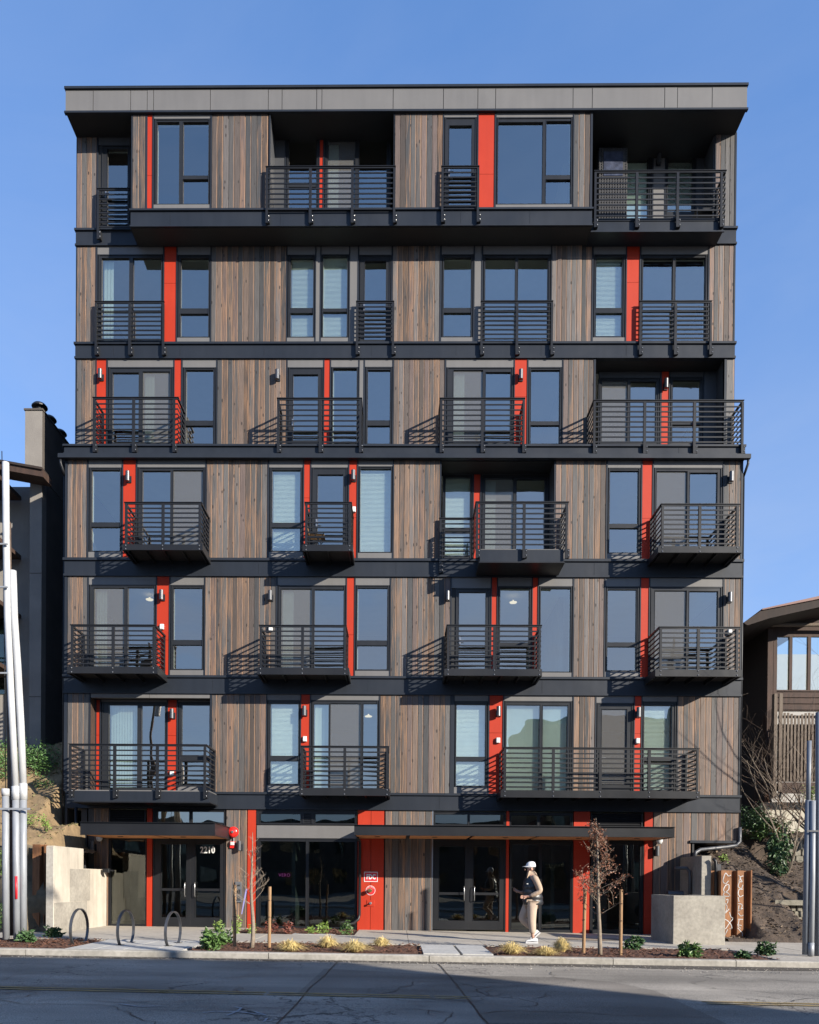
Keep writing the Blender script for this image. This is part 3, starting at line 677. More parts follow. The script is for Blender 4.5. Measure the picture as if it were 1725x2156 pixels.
part('bay_sill', MB().box(UX(1452, 0, 1772), UX(1558.5, 0, 1772), -.05, 1.2, zbay-.07, zbay-.001), NAVY, B)
part('edge_trim', MB().box(UX(1556.3, 0, 1740), XR, -.012, .1, zbay, zt1), NAVY, B)
part('base_wall', MB().box(UX(1452, .2, 1800), UX(1456, .2, 1800), .0, 3, -.2, zbay-.072), SOFFIT, B)

# ---- bands, ledges, terrace
band(0, R7['b'], R7['l'], R7['m'], R7['f'], x7a, x7b, dep=YUP-.03)
band(YUP, R7b['b'], R7b['l'], R7b['m'], R7b['f'], XL, XR, seams=False)
band(YUP, R6['b'], R6['l'], R6['m'], R6['f'], XL, XR)
band(0, R4['b'], R4['l'], R4['m'], R4['f'], XL, XR)
band(0, R3['b'], R3['l'], R3['m'], R3['f'], XL, XR)
band(0, R2['b'], R2['l'], R2['m'], R2['f'], XL+.1, XR)
zT0, zT1, zT2, zT3 = R5['b'], UZ(942, 0), UZ(955, 0), UZ(966.5, -.12)
band(0, zT0-.01, zT1, zT2, UZ(967.5, 0)+.02, XL-.02, XR+.02, dep=YUP+.05, name='terrace_edge')
gt = part('gutter', MB().box(XL-.14, XR+.14, -.17, -.052, UZ(965.5, -.12), UZ(956.5, -.12)), NAVY, B)
part('drip_flashing', MB().box(XL-.02, XR+.02, -.05, .09, R4['t'], UZ(967.5, 0)+.018), NAVY, B)
for s, X in ((-1, XL), (1, XR)):
    part('gutter_outlet', MB().tube([(X+s*.09, -.1, UZ(965, -.1)), (X+s*.09, -.1, UZ(975, -.1)), (X+s*.05, -.04, UZ(988, -.1)), (X+s*.035, .05, UZ(1000, 0))], .035, 8), BLACKM, B, smooth=True)
    part('side_downpipe', MB().tube([(X+s*.045, .06, UZ(1000, 0)), (X+s*.045, .06, zbay-.05 if s > 0 else 1.9)], .028, 8), BLACKM, B, smooth=True)
# ---- loggia shells (side walls, soffits)
def shell(x0, x1, Yf, Yb, zt, zb, mL=DGREY, mR=DGREY, soff=True):
    part('loggia_wall', MB().box(x0-.05, x0, Yf+.03, Yb, zb, zt), mL, B); part('loggia_wall', MB().box(x1, x1+.05, Yf+.03, Yb, zb, zt), mR, B)
    if soff: part('loggia_soffit', MB().box(x0+.001, x1-.001, Yf+.02, Yb+.1, zt+.001, zt+.04), SOFFIT, B)
    part('loggia_floor', MB().box(x0+.001, x1-.001, Yf+.0, Yb+.1, zb-.04, zb-.001), DGREY, B)
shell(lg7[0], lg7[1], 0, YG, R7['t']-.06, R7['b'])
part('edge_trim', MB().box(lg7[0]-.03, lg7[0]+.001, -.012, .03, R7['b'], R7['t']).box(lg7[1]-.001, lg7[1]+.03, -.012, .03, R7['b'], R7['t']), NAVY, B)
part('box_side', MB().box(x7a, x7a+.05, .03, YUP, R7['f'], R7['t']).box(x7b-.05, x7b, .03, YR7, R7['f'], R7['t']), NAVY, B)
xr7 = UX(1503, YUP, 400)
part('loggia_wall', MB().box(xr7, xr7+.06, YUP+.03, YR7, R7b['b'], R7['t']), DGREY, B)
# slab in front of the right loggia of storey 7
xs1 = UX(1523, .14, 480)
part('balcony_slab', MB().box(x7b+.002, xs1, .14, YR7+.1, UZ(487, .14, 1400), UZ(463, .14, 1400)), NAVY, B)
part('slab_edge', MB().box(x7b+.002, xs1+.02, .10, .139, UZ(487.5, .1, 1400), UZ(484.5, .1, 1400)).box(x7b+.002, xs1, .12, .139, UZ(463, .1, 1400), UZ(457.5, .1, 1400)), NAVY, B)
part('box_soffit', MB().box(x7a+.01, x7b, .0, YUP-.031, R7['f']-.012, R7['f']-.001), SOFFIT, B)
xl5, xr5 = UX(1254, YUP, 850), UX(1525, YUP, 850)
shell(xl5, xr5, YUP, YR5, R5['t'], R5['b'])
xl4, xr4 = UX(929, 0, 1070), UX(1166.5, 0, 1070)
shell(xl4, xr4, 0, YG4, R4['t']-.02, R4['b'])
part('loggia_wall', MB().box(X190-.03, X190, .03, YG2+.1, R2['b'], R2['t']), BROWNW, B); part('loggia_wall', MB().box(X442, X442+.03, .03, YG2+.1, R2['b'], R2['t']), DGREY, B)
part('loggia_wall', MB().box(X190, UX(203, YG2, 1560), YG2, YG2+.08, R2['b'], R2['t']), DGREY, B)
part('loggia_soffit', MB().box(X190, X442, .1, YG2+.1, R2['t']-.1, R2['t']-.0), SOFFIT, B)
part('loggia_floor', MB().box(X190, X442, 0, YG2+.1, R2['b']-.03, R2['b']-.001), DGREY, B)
# ---- body: slabs, rooms, side and rear walls, roof
def slab(z0, z1, yf): 
    part('floor_slab', MB().box(XL+.06, XR-.06, yf, Dp, z0+.012, z1-.012), WHITEI, B)
slab(R7['t']+.02, R7['t']+.3, .11); slab(R7b['f'], R7b['b'], YUP+.102)
part('floor_slab', MB().box(x7a+.06, x7b-.06, .62, YUP+.1, R7['f']+.01, R7['b']-.042), SOFFIT, B)
slab(R6['f'], R6['b'], YUP+.102); slab(R4['t']+.02, zT0-.02, YUP+.06); part('floor_slab', MB().box(XL+.06, XR-.06, .102, YUP+.055, R4['t']+.045, zT1-.02), WHITEI, B)
slab(R4['f'], R4['b'], .102); slab(R3['f'], R3['b'], .102); slab(R2['f'], R2['b'], .102)
part('floor_slab', MB().box(XL+.06, UX(1452, .2, 1800), .102, Dp, -.2, -.02), FLOORI, B)
for z0, z1 in ((R7['b'], R7['t']), (R6['b'], R6['t']), (R5['b'], R5['t']), (R4['b'], R4['t']), (R3['b'], R3['t']), (R2['b'], R2['t'])):
    part('room_wall', MB().box(XL+.07, XR-.07, 5.2, 5.3, z0-.0, z1), INT, B)
    for X in (-4.6, .25, 4.75):
        part('partition', MB().box(X-.06, X+.06, 1.5, 5.19, z0, z1), INT, B)
part('lobby_wall', MB().box(XL+.07, XR-.07, 5.2, 5.3, -.02, R2['f']), INTD, B)
part('partition', MB().box(-3.0, -2.9, .4, 5.19, -.02, R2['f']), INTD, B); part('partition', MB().box(4.3, 4.4, .4, 5.19, -.02, R2['f']), INTD, B)
for s, X, zlo in ((-1, XL, -.3), (1, XR, zbay-.07)):
    a, b_ = (X, X+.055) if s < 0 else (X-.055, X)
    part('side_wall', MB().box(a, b_, .101, Dp, zlo, R4['t']), DGREY, B)
    part('side_wall', MB().box(a, b_, YUP+.101, Dp, R4['t'], R7['t']), DGREY, B)
part('rear_wall', MB().box(XL, XR, Dp, Dp+.15, -.3, R7['t']), DGREY, B)
YF = -.05
fx0, fx1 = UX(137.5, YF, 210), UX(1574, YF, 210)
zf0, zf1, zf2, zf3 = z2(238.3, 232.2, YF, 137, 1574), z2(234.2, 228, YF, 137, 1574), z2(190, 184.5, YF, 137, 1574), z2(182.5, 176.5, YF, 137, 1574)
roof = part('roof', MB().box(fx0+.03, fx1-.03, YF+.05, Dp+.4, zf0+.002, zf2+.1), SOFFIT, B)
part('roof_edge_flashing', MB().box(fx0-.02, fx1+.02, YF-.03, YF+.06, zf0, zf1-.002), NAVY, roof)
part('parapet_cap', MB().box(fx0-.02, fx1+.02, YF-.035, Dp+.45, zf2+.035, zf3), NAVY, roof)
part('cap_shadow_gap', MB().box(fx0+.0, fx1-.0, YF+.0, Dp+.4, zf2+.002, zf2+.034), SOFFIT, roof)
js = [137.5, 196, 275, 310, 323.5, 443, 565, 594, 667, 678, 828, 934, 1006.5, 1044, 1207, 1247.5, 1400, 1427, 1500, 1574]
for a, b_ in zip(js, js[1:]):
    part('fascia_panel', MB().box(UX(a, YF, 210)+.008, UX(b_, YF, 210)-.008, YF+random.uniform(-.003, .003), YF+.049, zf1, zf2), GREY, B)
part('fascia_side', MB().box(fx0, fx0+.03, YF+.05, Dp+.4, zf1, zf2).box(fx1-.03, fx1, YF+.05, Dp+.4, zf1, zf2), GREY, B)

# ---- ceiling lights glimpsed inside
em = bpy.data.materials.new('lamp_glow'); em.use_nodes = True; em.node_tree.nodes['Principled BSDF'].inputs['Emission Color'].default_value = (1, .78, .5, 1); em.node_tree.nodes['Principled BSDF'].inputs['Emission Strength'].default_value = .55
em.node_tree.nodes['Principled BSDF'].inputs['Base Color'].default_value = (.8, .7, .5, 1)
for px, py, zc, Y in ((640, 325, 'R7', 2.2), (315, 1262, 'R3', 1.4), (1081, 1268, 'R3', 1.4), (776, 1508, 'R2', 1.6), (779, 433, 'R7', 3.2)):
    p = U(px, py, Y); o = part('ceiling_lamp', MB().lathe([(.02, .06), (.03, .03), (.11, .0), (.10, -.02), (.01, -.025)], p), em, None, smooth=True)
    tag(o, {640: 'round glowing lamp seen through the narrow top-floor loggia window', 315: 'glowing ceiling lamp seen through the leftmost third-floor sliding door', 1081: 'pale glowing lamp behind the window between two narrow red strips', 776: 'glowing disc lamp inside the second-floor door with the dark screen', 779: 'round lamp low behind the top-floor loggia railing'}[px], 'lamp')

# ---- balconies and railings
def railing(Yf, x0, x1, yr, yb, posts, ypost=None, Yb=None, sides='', slab=None, name='balcony_railing', ym=None, nb=8, label=None):
    ym = ym or (yr+yb)/2; xm = (x0+x1)/2
    X0, X1 = UX(x0, Yf, ym), UX(x1, Yf, ym); Z1, Z0 = U(xm, yr, Yf).z, U(xm, yb, Yf).z
    rt = .045
    if slab:
        sx0, sx1 = UX(slab[0], Yf, slab[2]), UX(slab[1], Yf, slab[2]); s1, s0 = U(xm, slab[2], Yf).z, U(xm, slab[3], Yf).z
        h = s1-s0
        m = MB().box(sx0, sx1, Yf-.012, Yf+.03, s0, s1).box(sx0, sx1, Yf-.03, Yf-.0125, s0, s0+.012).box(sx0, sx0+.04, Yf+.031, Yb-.03, s0, s1).box(sx1-.04, sx1, Yf+.031, Yb-.03, s0, s1)
        root = part(name.replace('_railing', ''), m, BLACKM, B, label=label)
        part('deck', MB().box(sx0+.041, sx1-.041, Yf+.031, Yb-.03, s0+h*.55, s1-.01), SOFFIT, root)
        jm = MB(); n = max(2, int((sx1-sx0)/.5))
        for i in range(n+1):
            x = sx0+.1+(sx1-sx0-.2)*i/n; jm.prism([(x-.02, s0+.01), (x+.02, s0+.01), (x+.02, s0+h*.54), (x-.02, s0+h*.54)], Yf+.032, Yb-.03)
        part('joist', jm, BLACKM, root)
        bl = MB()
        for p in posts:
            X = UX(p, Yf, ym)
            for z in (s0+h*.2, s1-h*.2): bl.lathe([(.017, 0), (.017, .012), (.006, .02)], (X, Yf-.013, z), 'y', 6)
        part('bolt', bl, STEEL, root, kind=None)
        Zp = s1
    else:
        root = part(name, MB().box(X0, X1, Yf-.02, Yf+.045, Z1-rt*.35, Z1), BLACKM, B, label=label); Zp = Z0-.02
    if slab: part('handrail', MB().box(X0, X1, Yf-.02, Yf+.045, Z1-rt*.35, Z1), BLACKM, root)
    under = MB().box(X0+.02, X1-.02, Yf, Yf+.03, Z1-rt*1.3, Z1-rt*.36)
    ye = (Yb if Yb is not None else Yf+.15)-.02
    if 'L' in sides: under.box(X0, X0+.05, Yf+.046, ye, Z1-rt, Z1-.001)
    if 'R' in sides: under.box(X1-.05, X1, Yf+.046, ye, Z1-rt, Z1-.001)
    part('top_rail', under, BLACKM, root)
    zpost = U(xm, ypost, Yf).z if ypost else Zp
    for i, p in enumerate(posts):
        X = UX(p, Yf, ym); wd = .03 if i in (0, len(posts)-1) else .036
        part('post', MB().box(X-wd, X+wd, Yf-.012, Yf+.045, zpost, Z1-rt*1.31), BLACKM, root)
        if ypost:
            bk = MB().box(X+wd+.002, X+wd+.05, Yf+.0, Yf+.11, zpost+.02, zpost+.24)
            bt = MB()
            for z in (zpost+.07, zpost+.19): bt.lathe([(.015, 0), (.015, .012), (.005, .018)], (X+wd+.026, Yf-.002, z), 'y', 6)
            part('bolt', bt, STEEL, root)
            part('bracket', bk, BLACKM, root)
    for s in ('L', 'R'):
        if s in sides:
            X = X0+.03 if s == 'L' else X1-.03
            part('post', MB().box(X-.022, X+.022, ye-.05, ye-.005, Zp if not ypost else Z0-.02, Z1-rt), BLACKM, root)
    top = Z1-rt*1.3; step = (top-Z0)/nb
    for i in range(nb):
        z = Z0+step*i+.005; t_ = .036
        mb = MB().box(X0+.035, X1-.035, Yf+.008, Yf+.024, z, z+t_)
        if 'L' in sides: mb.box(X0+.018, X0+.034, Yf+.008, ye-.05, z, z+t_)
        if 'R' in sides: mb.box(X1-.034, X1-.018, Yf+.008, ye-.05, z, z+t_)
        part('rail_bar', mb, BLACKM, root)
    return root
# storey 7
railing(.5, 203.5, 274, 396, 478, [206.5], 503, Yb=YUP, sides='L')
railing(-.12, 559, 833, 349.5, 441, [562, 653.5, 742, 830.5], 469)
railing(-.12, 929, 1009.5, 349, 434, [932, 1007], 467)
railing(.04, 1250.5, 1530, 358.5, 455, [1254, 1341.5, 1427.5, 1519.5], 478, Yb=YUP, sides='R', ym=410)
# storey 6
railing(.52, 199.5, 346, 634, 716, [202, 273, 343.5], 747)
railing(.52, 749.5, 830, 633.5, 709, [752, 828], 746)
railing(.52, 1012, 1165, 633, 714, [1014.5, 1089, 1162.5], 746.5)
railing(.52, 1346.5, 1499.5, 633, 713, [1349, 1423, 1497], 746.5)
# storey 5 on the terrace
railing(-.11, 194.5, 376, 836, 927, [198, 281, 366], 952, Yb=YUP, sides='LR')
railing(-.11, 582.5, 762.5, 837.5, 932, [586, 674.5, 759], 953, Yb=YUP, sides='LR')
railing(-.11, 925.5, 1106, 837.5, 931, [929, 1016, 1103], 953, Yb=YUP, sides='LR')
railing(-.11, 1248.5, 1567, 842, 932, [1252, 1358, 1463, 1564], 955, Yb=YUP, sides='LR')
# storey 4
railing(-.93, 261, 425, 1057, 1141, [265.5, 343, 420.5], None, 0, 'LR', (258, 427, 1146.5, 1159))
railing(-.93, 641, 741, 1057, 1142, [645, 736.5], None, 0, 'LR', (637, 743, 1147, 1161))
railing(-.98, 1001, 1198, 1056, 1148, [1005, 1104, 1193.5], 1175, 0, 'LR')
railing(-.1, 924, 994, 1090, 1172, [928], 1206)
railing(-.93, 1391, 1559, 1060.5, 1146, [1395.5, 1474, 1553], None, 0, 'LR', (1386, 1562.5, 1150.5, 1164.5))
# storey 3
railing(-.92, 147, 328, 1315, 1399, [151.5, 238, 323.5], None, 0, 'LR', (142, 332, 1404, 1418.5))
railing(-.92, 545, 730, 1316, 1401, [549, 637, 726.5], None, 0, 'LR', (542, 735, 1406, 1421))
railing(-.92, 940, 1141.5, 1315.5, 1403, [944, 1041.5, 1136.5], None, 0, 'LR', (936, 1141.5, 1408.5, 1423.5))
railing(-.92, 1387, 1560, 1319.5, 1406, [1391.5, 1471, 1552.5], None, 0, 'LR', (1380, 1561.5, 1410, 1425))
# storey 2
railing(-1.02, 144, 436, 1566.5, 1656, [147.5, 241, 331, 431], 1681, 0, 'LR')
railing(-.9, 633, 819, 1570.5, 1655, [636, 726, 815.5], None, 0, 'LR', (631, 821, 1660, 1675.5))
railing(-.92, 1060, 1473, 1574, 1660, [1063.5, 1165.5, 1264.5, 1367.5, 1469], None, 0, 'LR', (1054.5, 1474, 1665, 1680.5))
# deep slab boxes under storey 4 loggia and storey 2 left
def deep(Yf, x0, x1, yt, yb):
    ym = (yt+yb)/2; X0, X1 = UX(x0, Yf, ym), UX(x1, Yf, ym); a, b_ = U((x0+x1)/2, yt, Yf).z, U((x0+x1)/2, yb, Yf).z
    s = part('balcony_slab', MB().box(X0, X1, Yf, -.031, b_, a), NAVY, B)
    part('slab_edge', MB().box(X0-.03, X1+.03, Yf-.03, -.08, b_-.03, b_-.001), BLACKM, s)
    part('decking', MB().box(X0+.02, X1-.02, Yf+.03, -.031, a+.001, a+.03), GREY, s)
deep(-.9, 1011, 1187, 1157.5, 1183.5); deep(-.95, 156, 441, 1666, 1688)
# ---- canopies
def canopy(name, x0, x1, y0, y1, Yf, gaps, lights, shift=0):
    ym = (y0+y1)/2; X0, X1 = UX(x0, Yf, ym), UX(x1, Yf, ym); xm = (x0+x1)/2
    Z1, Z0 = U(xm, y0, Yf).z, U(xm, y1, Yf).z; t = .012
    c = part(name, MB().box(X0, X1, Yf, Yf+t, Z0+t, Z1-t).box(X0, X1, Yf-.05, Yf+.06, Z1-t, Z1).box(X0-.0, X1, Yf-.03, Yf+.06, Z0, Z0+t)
             .box(X0, X0+t, Yf+t, -.0, Z0+t, Z1-t).box(X1-t, X1, Yf+t, -.0, Z0+t, Z1-t).box(X1-t-.0, X1+.03, Yf+.06, .0, Z1-t, Z1).box(X1-t, X1+.03, Yf+.06, .0, Z0, Z0+t), BLACKM, B)
    part('canopy_top', MB().box(X0+t, X1-t, Yf+.061, -.02, Z1-.09, Z1-.06), BLACKM, c)
    gx = [X0+.03]+[UX(g, Yf, y1) for g in gaps]+[X1-.03]
    for a, b_ in zip(gx, gx[1:]):
        part('cedar_panel', MB().box(a+(.05 if a != gx[0] else 0), b_-(.05 if b_ != gx[-1] else 0), Yf+.062, -.03, Z0+.013, Z0+.035), CEDAR, c)
    for l in lights:
        x = UX(l, Yf/2, y1)
        part('downlight', MB().lathe([(.06, -.004), (.075, .0), (.075, .012), (.06, .012)], (x, Yf*.55, Z0+.004)), BLACKM, c)
canopy('canopy', 169, 453, 1731.5, 1759, -1.75, [319], [256, 388])
canopy('canopy', 746, 1421, 1739, 1761, -1.75, [860, 998, 1138, 1278], [795, 915, 1064, 1218, 1340])
# ================================================================ GROUND, STREET AND NEIGHBOURS
def struct(o): o['kind'] = 'structure'; return o
def gquad(x0, x1, y0, y1, dz, t): return [(x0, y0, gz(x0)+dz), (x1, y0, gz(x1)+dz), (x1, y1, gz(x1)+dz), (x0, y1, gz(x0)+dz)]
def flat(name, x0, x1, y0, y1, dz, t, m, par=None, lab=None, kind=None):
    return part(name, MB().slab(gquad(x0, x1, y0, y1, dz, t), t), m, par, kind=kind)
YK0, YK1 = -7.30, -7.13          # kerb front and back
YM = -4.85                       # back of the planting strip
YR0 = -19.6                      # far edge of the road
struct(part('ground', MB().slab([(-900, -900, -.9), (900, -900, -.9), (900, 1200, -.9), (-900, 1200, -.9)], .1), SOIL))
road = flat('road', -70, 70, YR0, YK0-.001, -.125, .3, ASPH); struct(road)
far = flat('far_sidewalk', -70, 70, -24.2, YR0-.001, 0, .6, CONCS); struct(far)
fl = flat('far_lot', -70, 70, -70, -24.21, .02, .6, ASPH2); struct(fl)
# road details: patch, joints, dirt in the gutter, paint, chalk
rz = lambda x: gz(x)-.125
def ground_poly(name, pix, dz, m, par, base=-.125):
    pts = []
    for p in pix:
        q = G(p[0], p[1], base); pts.append((q.x, q.y, gz(q.x)+base+dz))
    c = sum(((pts[i][0]*pts[(i+1) % len(pts)][1]-pts[(i+1) % len(pts)][0]*pts[i][1]) for i in range(len(pts))))
    if c < 0: pts.reverse()
    mb = MB(); mb.v = pts; mb.f = [tuple(range(len(pts)))]
    return part(name, mb, m, par)
ground_poly('asphalt_patch', [(684, 2040), (945, 2054), (1180, 2058), (1290, 2068), (1380, 2087), (1430, 2110), (1530, 2156), (1030, 2156), (985, 2108), (625, 2093)], .004, ASPH2, road)
def strip(name, pts, wds, dz, m, par, base=-.125):
    mb = MB(); n = len(pts)
    for i, p in enumerate(pts):
        a = pts[max(0, i-1)]; b_ = pts[min(n-1, i+1)]; d = Vector((b_[0]-a[0], b_[1]-a[1], 0)).normalized(); s = Vector((-d.y, d.x, 0))*(wds if not isinstance(wds, list) else wds[i])/2
        mb.v.append((p[0]+s.x, p[1]+s.y, gz(p[0])+base+dz)); mb.v.append((p[0]-s.x, p[1]-s.y, gz(p[0])+base+dz))
    for i in range(n-1): mb.f.append((2*i, 2*i+1, 2*i+3, 2*i+2))
    return part(name, mb, m, par)
def wob(a, b_, n, amp):
    return [(a[0]+(b_[0]-a[0])*i/n+random.gauss(0, amp)*(0 < i < n), a[1]+(b_[1]-a[1])*i/n+random.gauss(0, amp)*(0 < i < n)) for i in range(n+1)]
def gp(px, py, base=-.125): q = G(px, py, base); return (q.x, q.y)
for a, b_ in (((712, 2025), (575, 2165)), ((923, 2030), (1035, 2165))):
    strip('tar_joint', wob(gp(*a), gp(*b_), 9, .012), .018, .008, TAR, road)
def crack(x, y, ang, n, w_=.022, lv=0):
    pts = [(x, y)]
    for i in range(n):
        ang += random.gauss(0, .45); ang = ang*.92; x += math.cos(ang)*.16; y += math.sin(ang)*.16*.8; pts.append((x, y))
        if lv < 2 and random.random() < .13: crack(x, y, ang+random.choice((-1, 1))*random.uniform(.6, 1.5), int(n*.35), w_*.7, lv+1)
    if y > YK0-.3: return
    strip('crack', pts, [max(.003, w_*random.uniform(.3, 1.)*(1-abs(i/n-.4)*.8)) for i in range(n+1)], .0085, TAR, road)
rs = random.getstate(); random.seed(21)
for x, y, a, n in ((-6.4, -12.1, .1, 34), (-7.2, -12.35, -.03, 44), (-1, -12.2, .05, 40), (-3.8, -11.2, -1.2, 12), (-4.9, -12.6, 2.6, 14), (-2.2, -11.0, -1., 14), (.6, -11.9, 1.2, 8), (1.2, -12.3, 0, 24), (-5.6, -12.9, -.1, 20), (-3.6, -12.4, -.9, 10), (3.6, -11.9, -.5, 20), (4.4, -10.4, -.35, 26), (-1.2, -8.3, .05, 10), (-3.3, -10.2, .1, 14), (-.2, -12.7, .7, 12), (5.6, -9.1, -.2, 22), (-6.2, -10.4, 0., 8), (.9, -12.9, .2, 18)):
    crack(x, y, a, n)
random.setstate(rs)
# dirt along the kerb
mb = MB(); xs = [-14+i*.25 for i in range(113)]
for x in xs:
    wd = .24+.12*noise.noise(Vector((x*.7, 3, 0)))+.10*noise.noise(Vector((x*3, 7, 0)))+(.25*max(0, min(1, (x-1)/4)))
    mb.v.append((x, YK0-.002, rz(x)+.012)); mb.v.append((x, YK0-max(.06, wd), rz(x)+.004))
for i in range(len(xs)-1): mb.f.append((2*i, 2*i+1, 2*i+3, 2*i+2))
part('gutter_dirt', mb, DIRT, road)
mb = MB()
for i in range(1500):
    x = random.uniform(-8.5, 9.5); y = YK0-abs(random.gauss(0, .22 if x < 1 else .5))-.02; s = random.uniform(.006, .018); z = rz(x)+.004
    a = random.uniform(0, 6); mb.v += [(x+s*math.cos(a), y+s*math.sin(a), z), (x+s*math.cos(a+2.1), y+s*math.sin(a+2.1), z), (x+s*math.cos(a+4.2), y+s*math.sin(a+4.2), z), (x, y, z+s*.9)]
    n = len(mb.v)-4; mb.f += [(n, n+1, n+3), (n+1, n+2, n+3), (n+2, n, n+3)]
GRAV = mat('gravel', (.34, .31, .27), .9, var=.5, scale=30.)
tag(part('loose_gravel', mb, GRAV, kind='stuff'), 'loose pale grit lying in the gutter along the kerb', 'gravel')
# yellow centre lines, two thin stripes, worn away across the patch
def yl(px0, px1):
    for off in (0, .17):
        p = []
        n = max(2, int((px1-px0)/25))
        for i in range(n+1):
            px = px0+(px1-px0)*i/n
            py = 2079+(2102-2079)*px/1080 if px < 1080 else 2102+(2115-2102)*(px-1080)/645
            x, y = gp(px, py); p.append((x, y-off+random.gauss(0, .004)))
        strip('yellow_line', p, [random.uniform(.05, .085) for _ in p], .009, YEL, road)
yl(-40, 560); yl(566, 905); yl(915, 990); yl(1478, 1760)
for seg in ([(616, 2091), (640, 2089), (690, 2093), (706, 2097)], [(706, 2082), (732, 2079), (716, 2106)], [(768, 2089), (812, 2097), (760, 2092)], [(700, 2104), (690, 2100)]):
    pass
def chalk(pix):
    pts = [gp(*p) for p in pix]; strip('chalk_mark', pts, .028, .010, CHALK, road)
for s in ([(428, 2134), (455, 2131), (500, 2132), (520, 2134)], [(478, 2140), (502, 2130), (508, 2124), (494, 2122)], [(500, 2132), (540, 2137), (560, 2139), (536, 2132)], [(545, 2148), (562, 2146), (556, 2153), (574, 2150)], [(250, 2115), (290, 2121), (340, 2120)]):
    chalk(s)
# kerb stones
kerb = thing('kerb', 'low pale concrete kerb between the road and the planting strip', 'kerb', (0, YK0, 0)); del kerb['label']; del kerb['category']; kerb['kind'] = 'structure'
kx = [-22, -16, -11, G(50, 1999).x, G(572, 2003).x, G(904, 2012).x, G(1299, 2021).x, G(1574, 2028).x, 11, 16, 22]
for a, b_ in zip(kx, kx[1:]):
    n = 8; mb = MB()
    prof = [(YK0, -.16), (YK0, -.02), (YK0+.012, -.004), (YK0+.035, .004), (YK1-.01, .004), (YK1, -.004), (YK1, -.16)]
    k = len(prof)
    for x in (a+.007, b_-.007): mb.v += [(x, p[0], gz(x)+p[1]) for p in prof]
    for i in range(k): j = (i+1) % k; mb.f.append((i, j, k+j, k+i))
    mb.f += [tuple(range(k)), tuple(range(2*k-1, k-1, -1))]
    part('kerb_stone', mb, CONCK, kerb)
# sidewalk slabs
side = thing('sidewalk', '', '', (0, -3, 0)); del side['label']; del side['category']; side['kind'] = 'structure'
bx0, bx1 = G(478, 1968).x, G(744, 1972).x     # bed against the facade
xs = sorted([-16, -14.2, -12.4, -10.8, -9.3, -7.9, -6.3, bx0, -3.2, bx1, .25, 1.9, 3.5, 5.2, 6.9, 8.6, 10.4, 12.2, 14, 16])
ys = [YM, -2.25, 0]
for a, b_ in zip(xs, xs[1:]):
    for j in range(2):
        y1 = ys[j+1]
        if a >= bx0-.01 and b_ <= bx1+.01 and j == 1: continue
        if (a > 8.5 or b_ < -9.2) and j == 1: continue
        part('sidewalk_slab', MB().slab(gquad(a+.005, b_-.005, ys[j]+.005, y1-.005 if j == 0 else .5, random.uniform(-.003, .003), .12), .12), CONCS, side)
part('sidewalk_slab', MB().slab(gquad(G(604, 1973).x, G(700, 1973).x, -2.7+.455, -1.75, .004, .1), .1), PAVE, side)
flat('sidewalk_base', -16, 16, YM, .6, -.02, .3, TAR, side)
# rusty water stain and access cover
RSTAIN = mat('rust_stain', (.27, .17, .10), .9, c2=(.42, .36, .29), scale=8.)
mb = MB(); c0 = G(1215, 1979)
p0 = [(c0.x+math.cos(t)*1.25*(1+.2*math.sin(3*t)), c0.y+.55*math.sin(t)*.3, gz(c0.x)+.009) for t in [i*.4 for i in range(16)]]
mb = MB(); pts = [G(*q, .0) for q in ((1172, 1977.5), (1200, 1974.5), (1228, 1974), (1244, 1976.5), (1290, 1976), (1318, 1979.5), (1275, 1981.5), (1235, 1980.5), (1200, 1978.5))]
pts = [(q.x, q.y, gz(q.x)+.009) for q in pts]; mb.v = pts[::-1]; mb.f = [tuple(range(len(pts)))]; part('rust_stain', mb, RSTAIN, side)
st = [G(1170, 1977.5), G(1222, 1973.5), G(1240, 1976.5), G(1310, 1977), G(1318, 1980), G(1262, 1981.5)]
# planting strip: soil base, mulch with relief
def mulch_bed(name, x0, x1, y0, y1, label):
    nx, ny = int((x1-x0)/.07)+1, int((y1-y0)/.07)+1
    X = [x0+(x1-x0)*i/nx for i in range(nx+1)]; Y = [y0+(y1-y0)*i/ny for i in range(ny+1)]
    def fn(x, y):
        e = min(x-x0, x1-x, y-y0, y1-y, .2)/.2
        return (x, y, gz(x)-.035+e*(.04+.025*noise.noise(Vector((x*2, y*2, 0)))+.025*noise.noise(Vector((x*9, y*9, 3)))))
    o = part(name, MB().grid(X, Y, fn), MULCH, None, smooth=False, kind='stuff'); tag(o, label, 'mulch')
    return o
pv = [(G(884, 1990).x, G(954, 1990).x), (G(957, 1992).x, G(1016, 1992).x)]
xp0, xp1 = pv[0][0], pv[1][1]
xb0, xb1 = G(150, 1995).x, G(405, 1995).x
mulch_bed('bark_mulch', -16, xb0, YK1, YM, 'dark bark mulch around the feet of the pale conduit poles')
mulch_bed('bark_mulch', xb1, xp0, YK1, YM, 'red brown bark mulch strip holding the bare sapling')
mulch_bed('bark_mulch', xp1, G(1635, 2020).x, YK1, YM, 'red brown bark mulch strip around the brown-leaved sapling')
pass
mulch_bed('bark_mulch', bx0+.01, bx1-.01, -2.24, -.02, 'bark mulch bed against the storefront')
struct(part('corner_paving', MB().slab(gquad(G(1635, 2020).x+.005, 16, YK1+.002, YM-.004, 0, .1), .1), CONCS, None))
mb = MB()
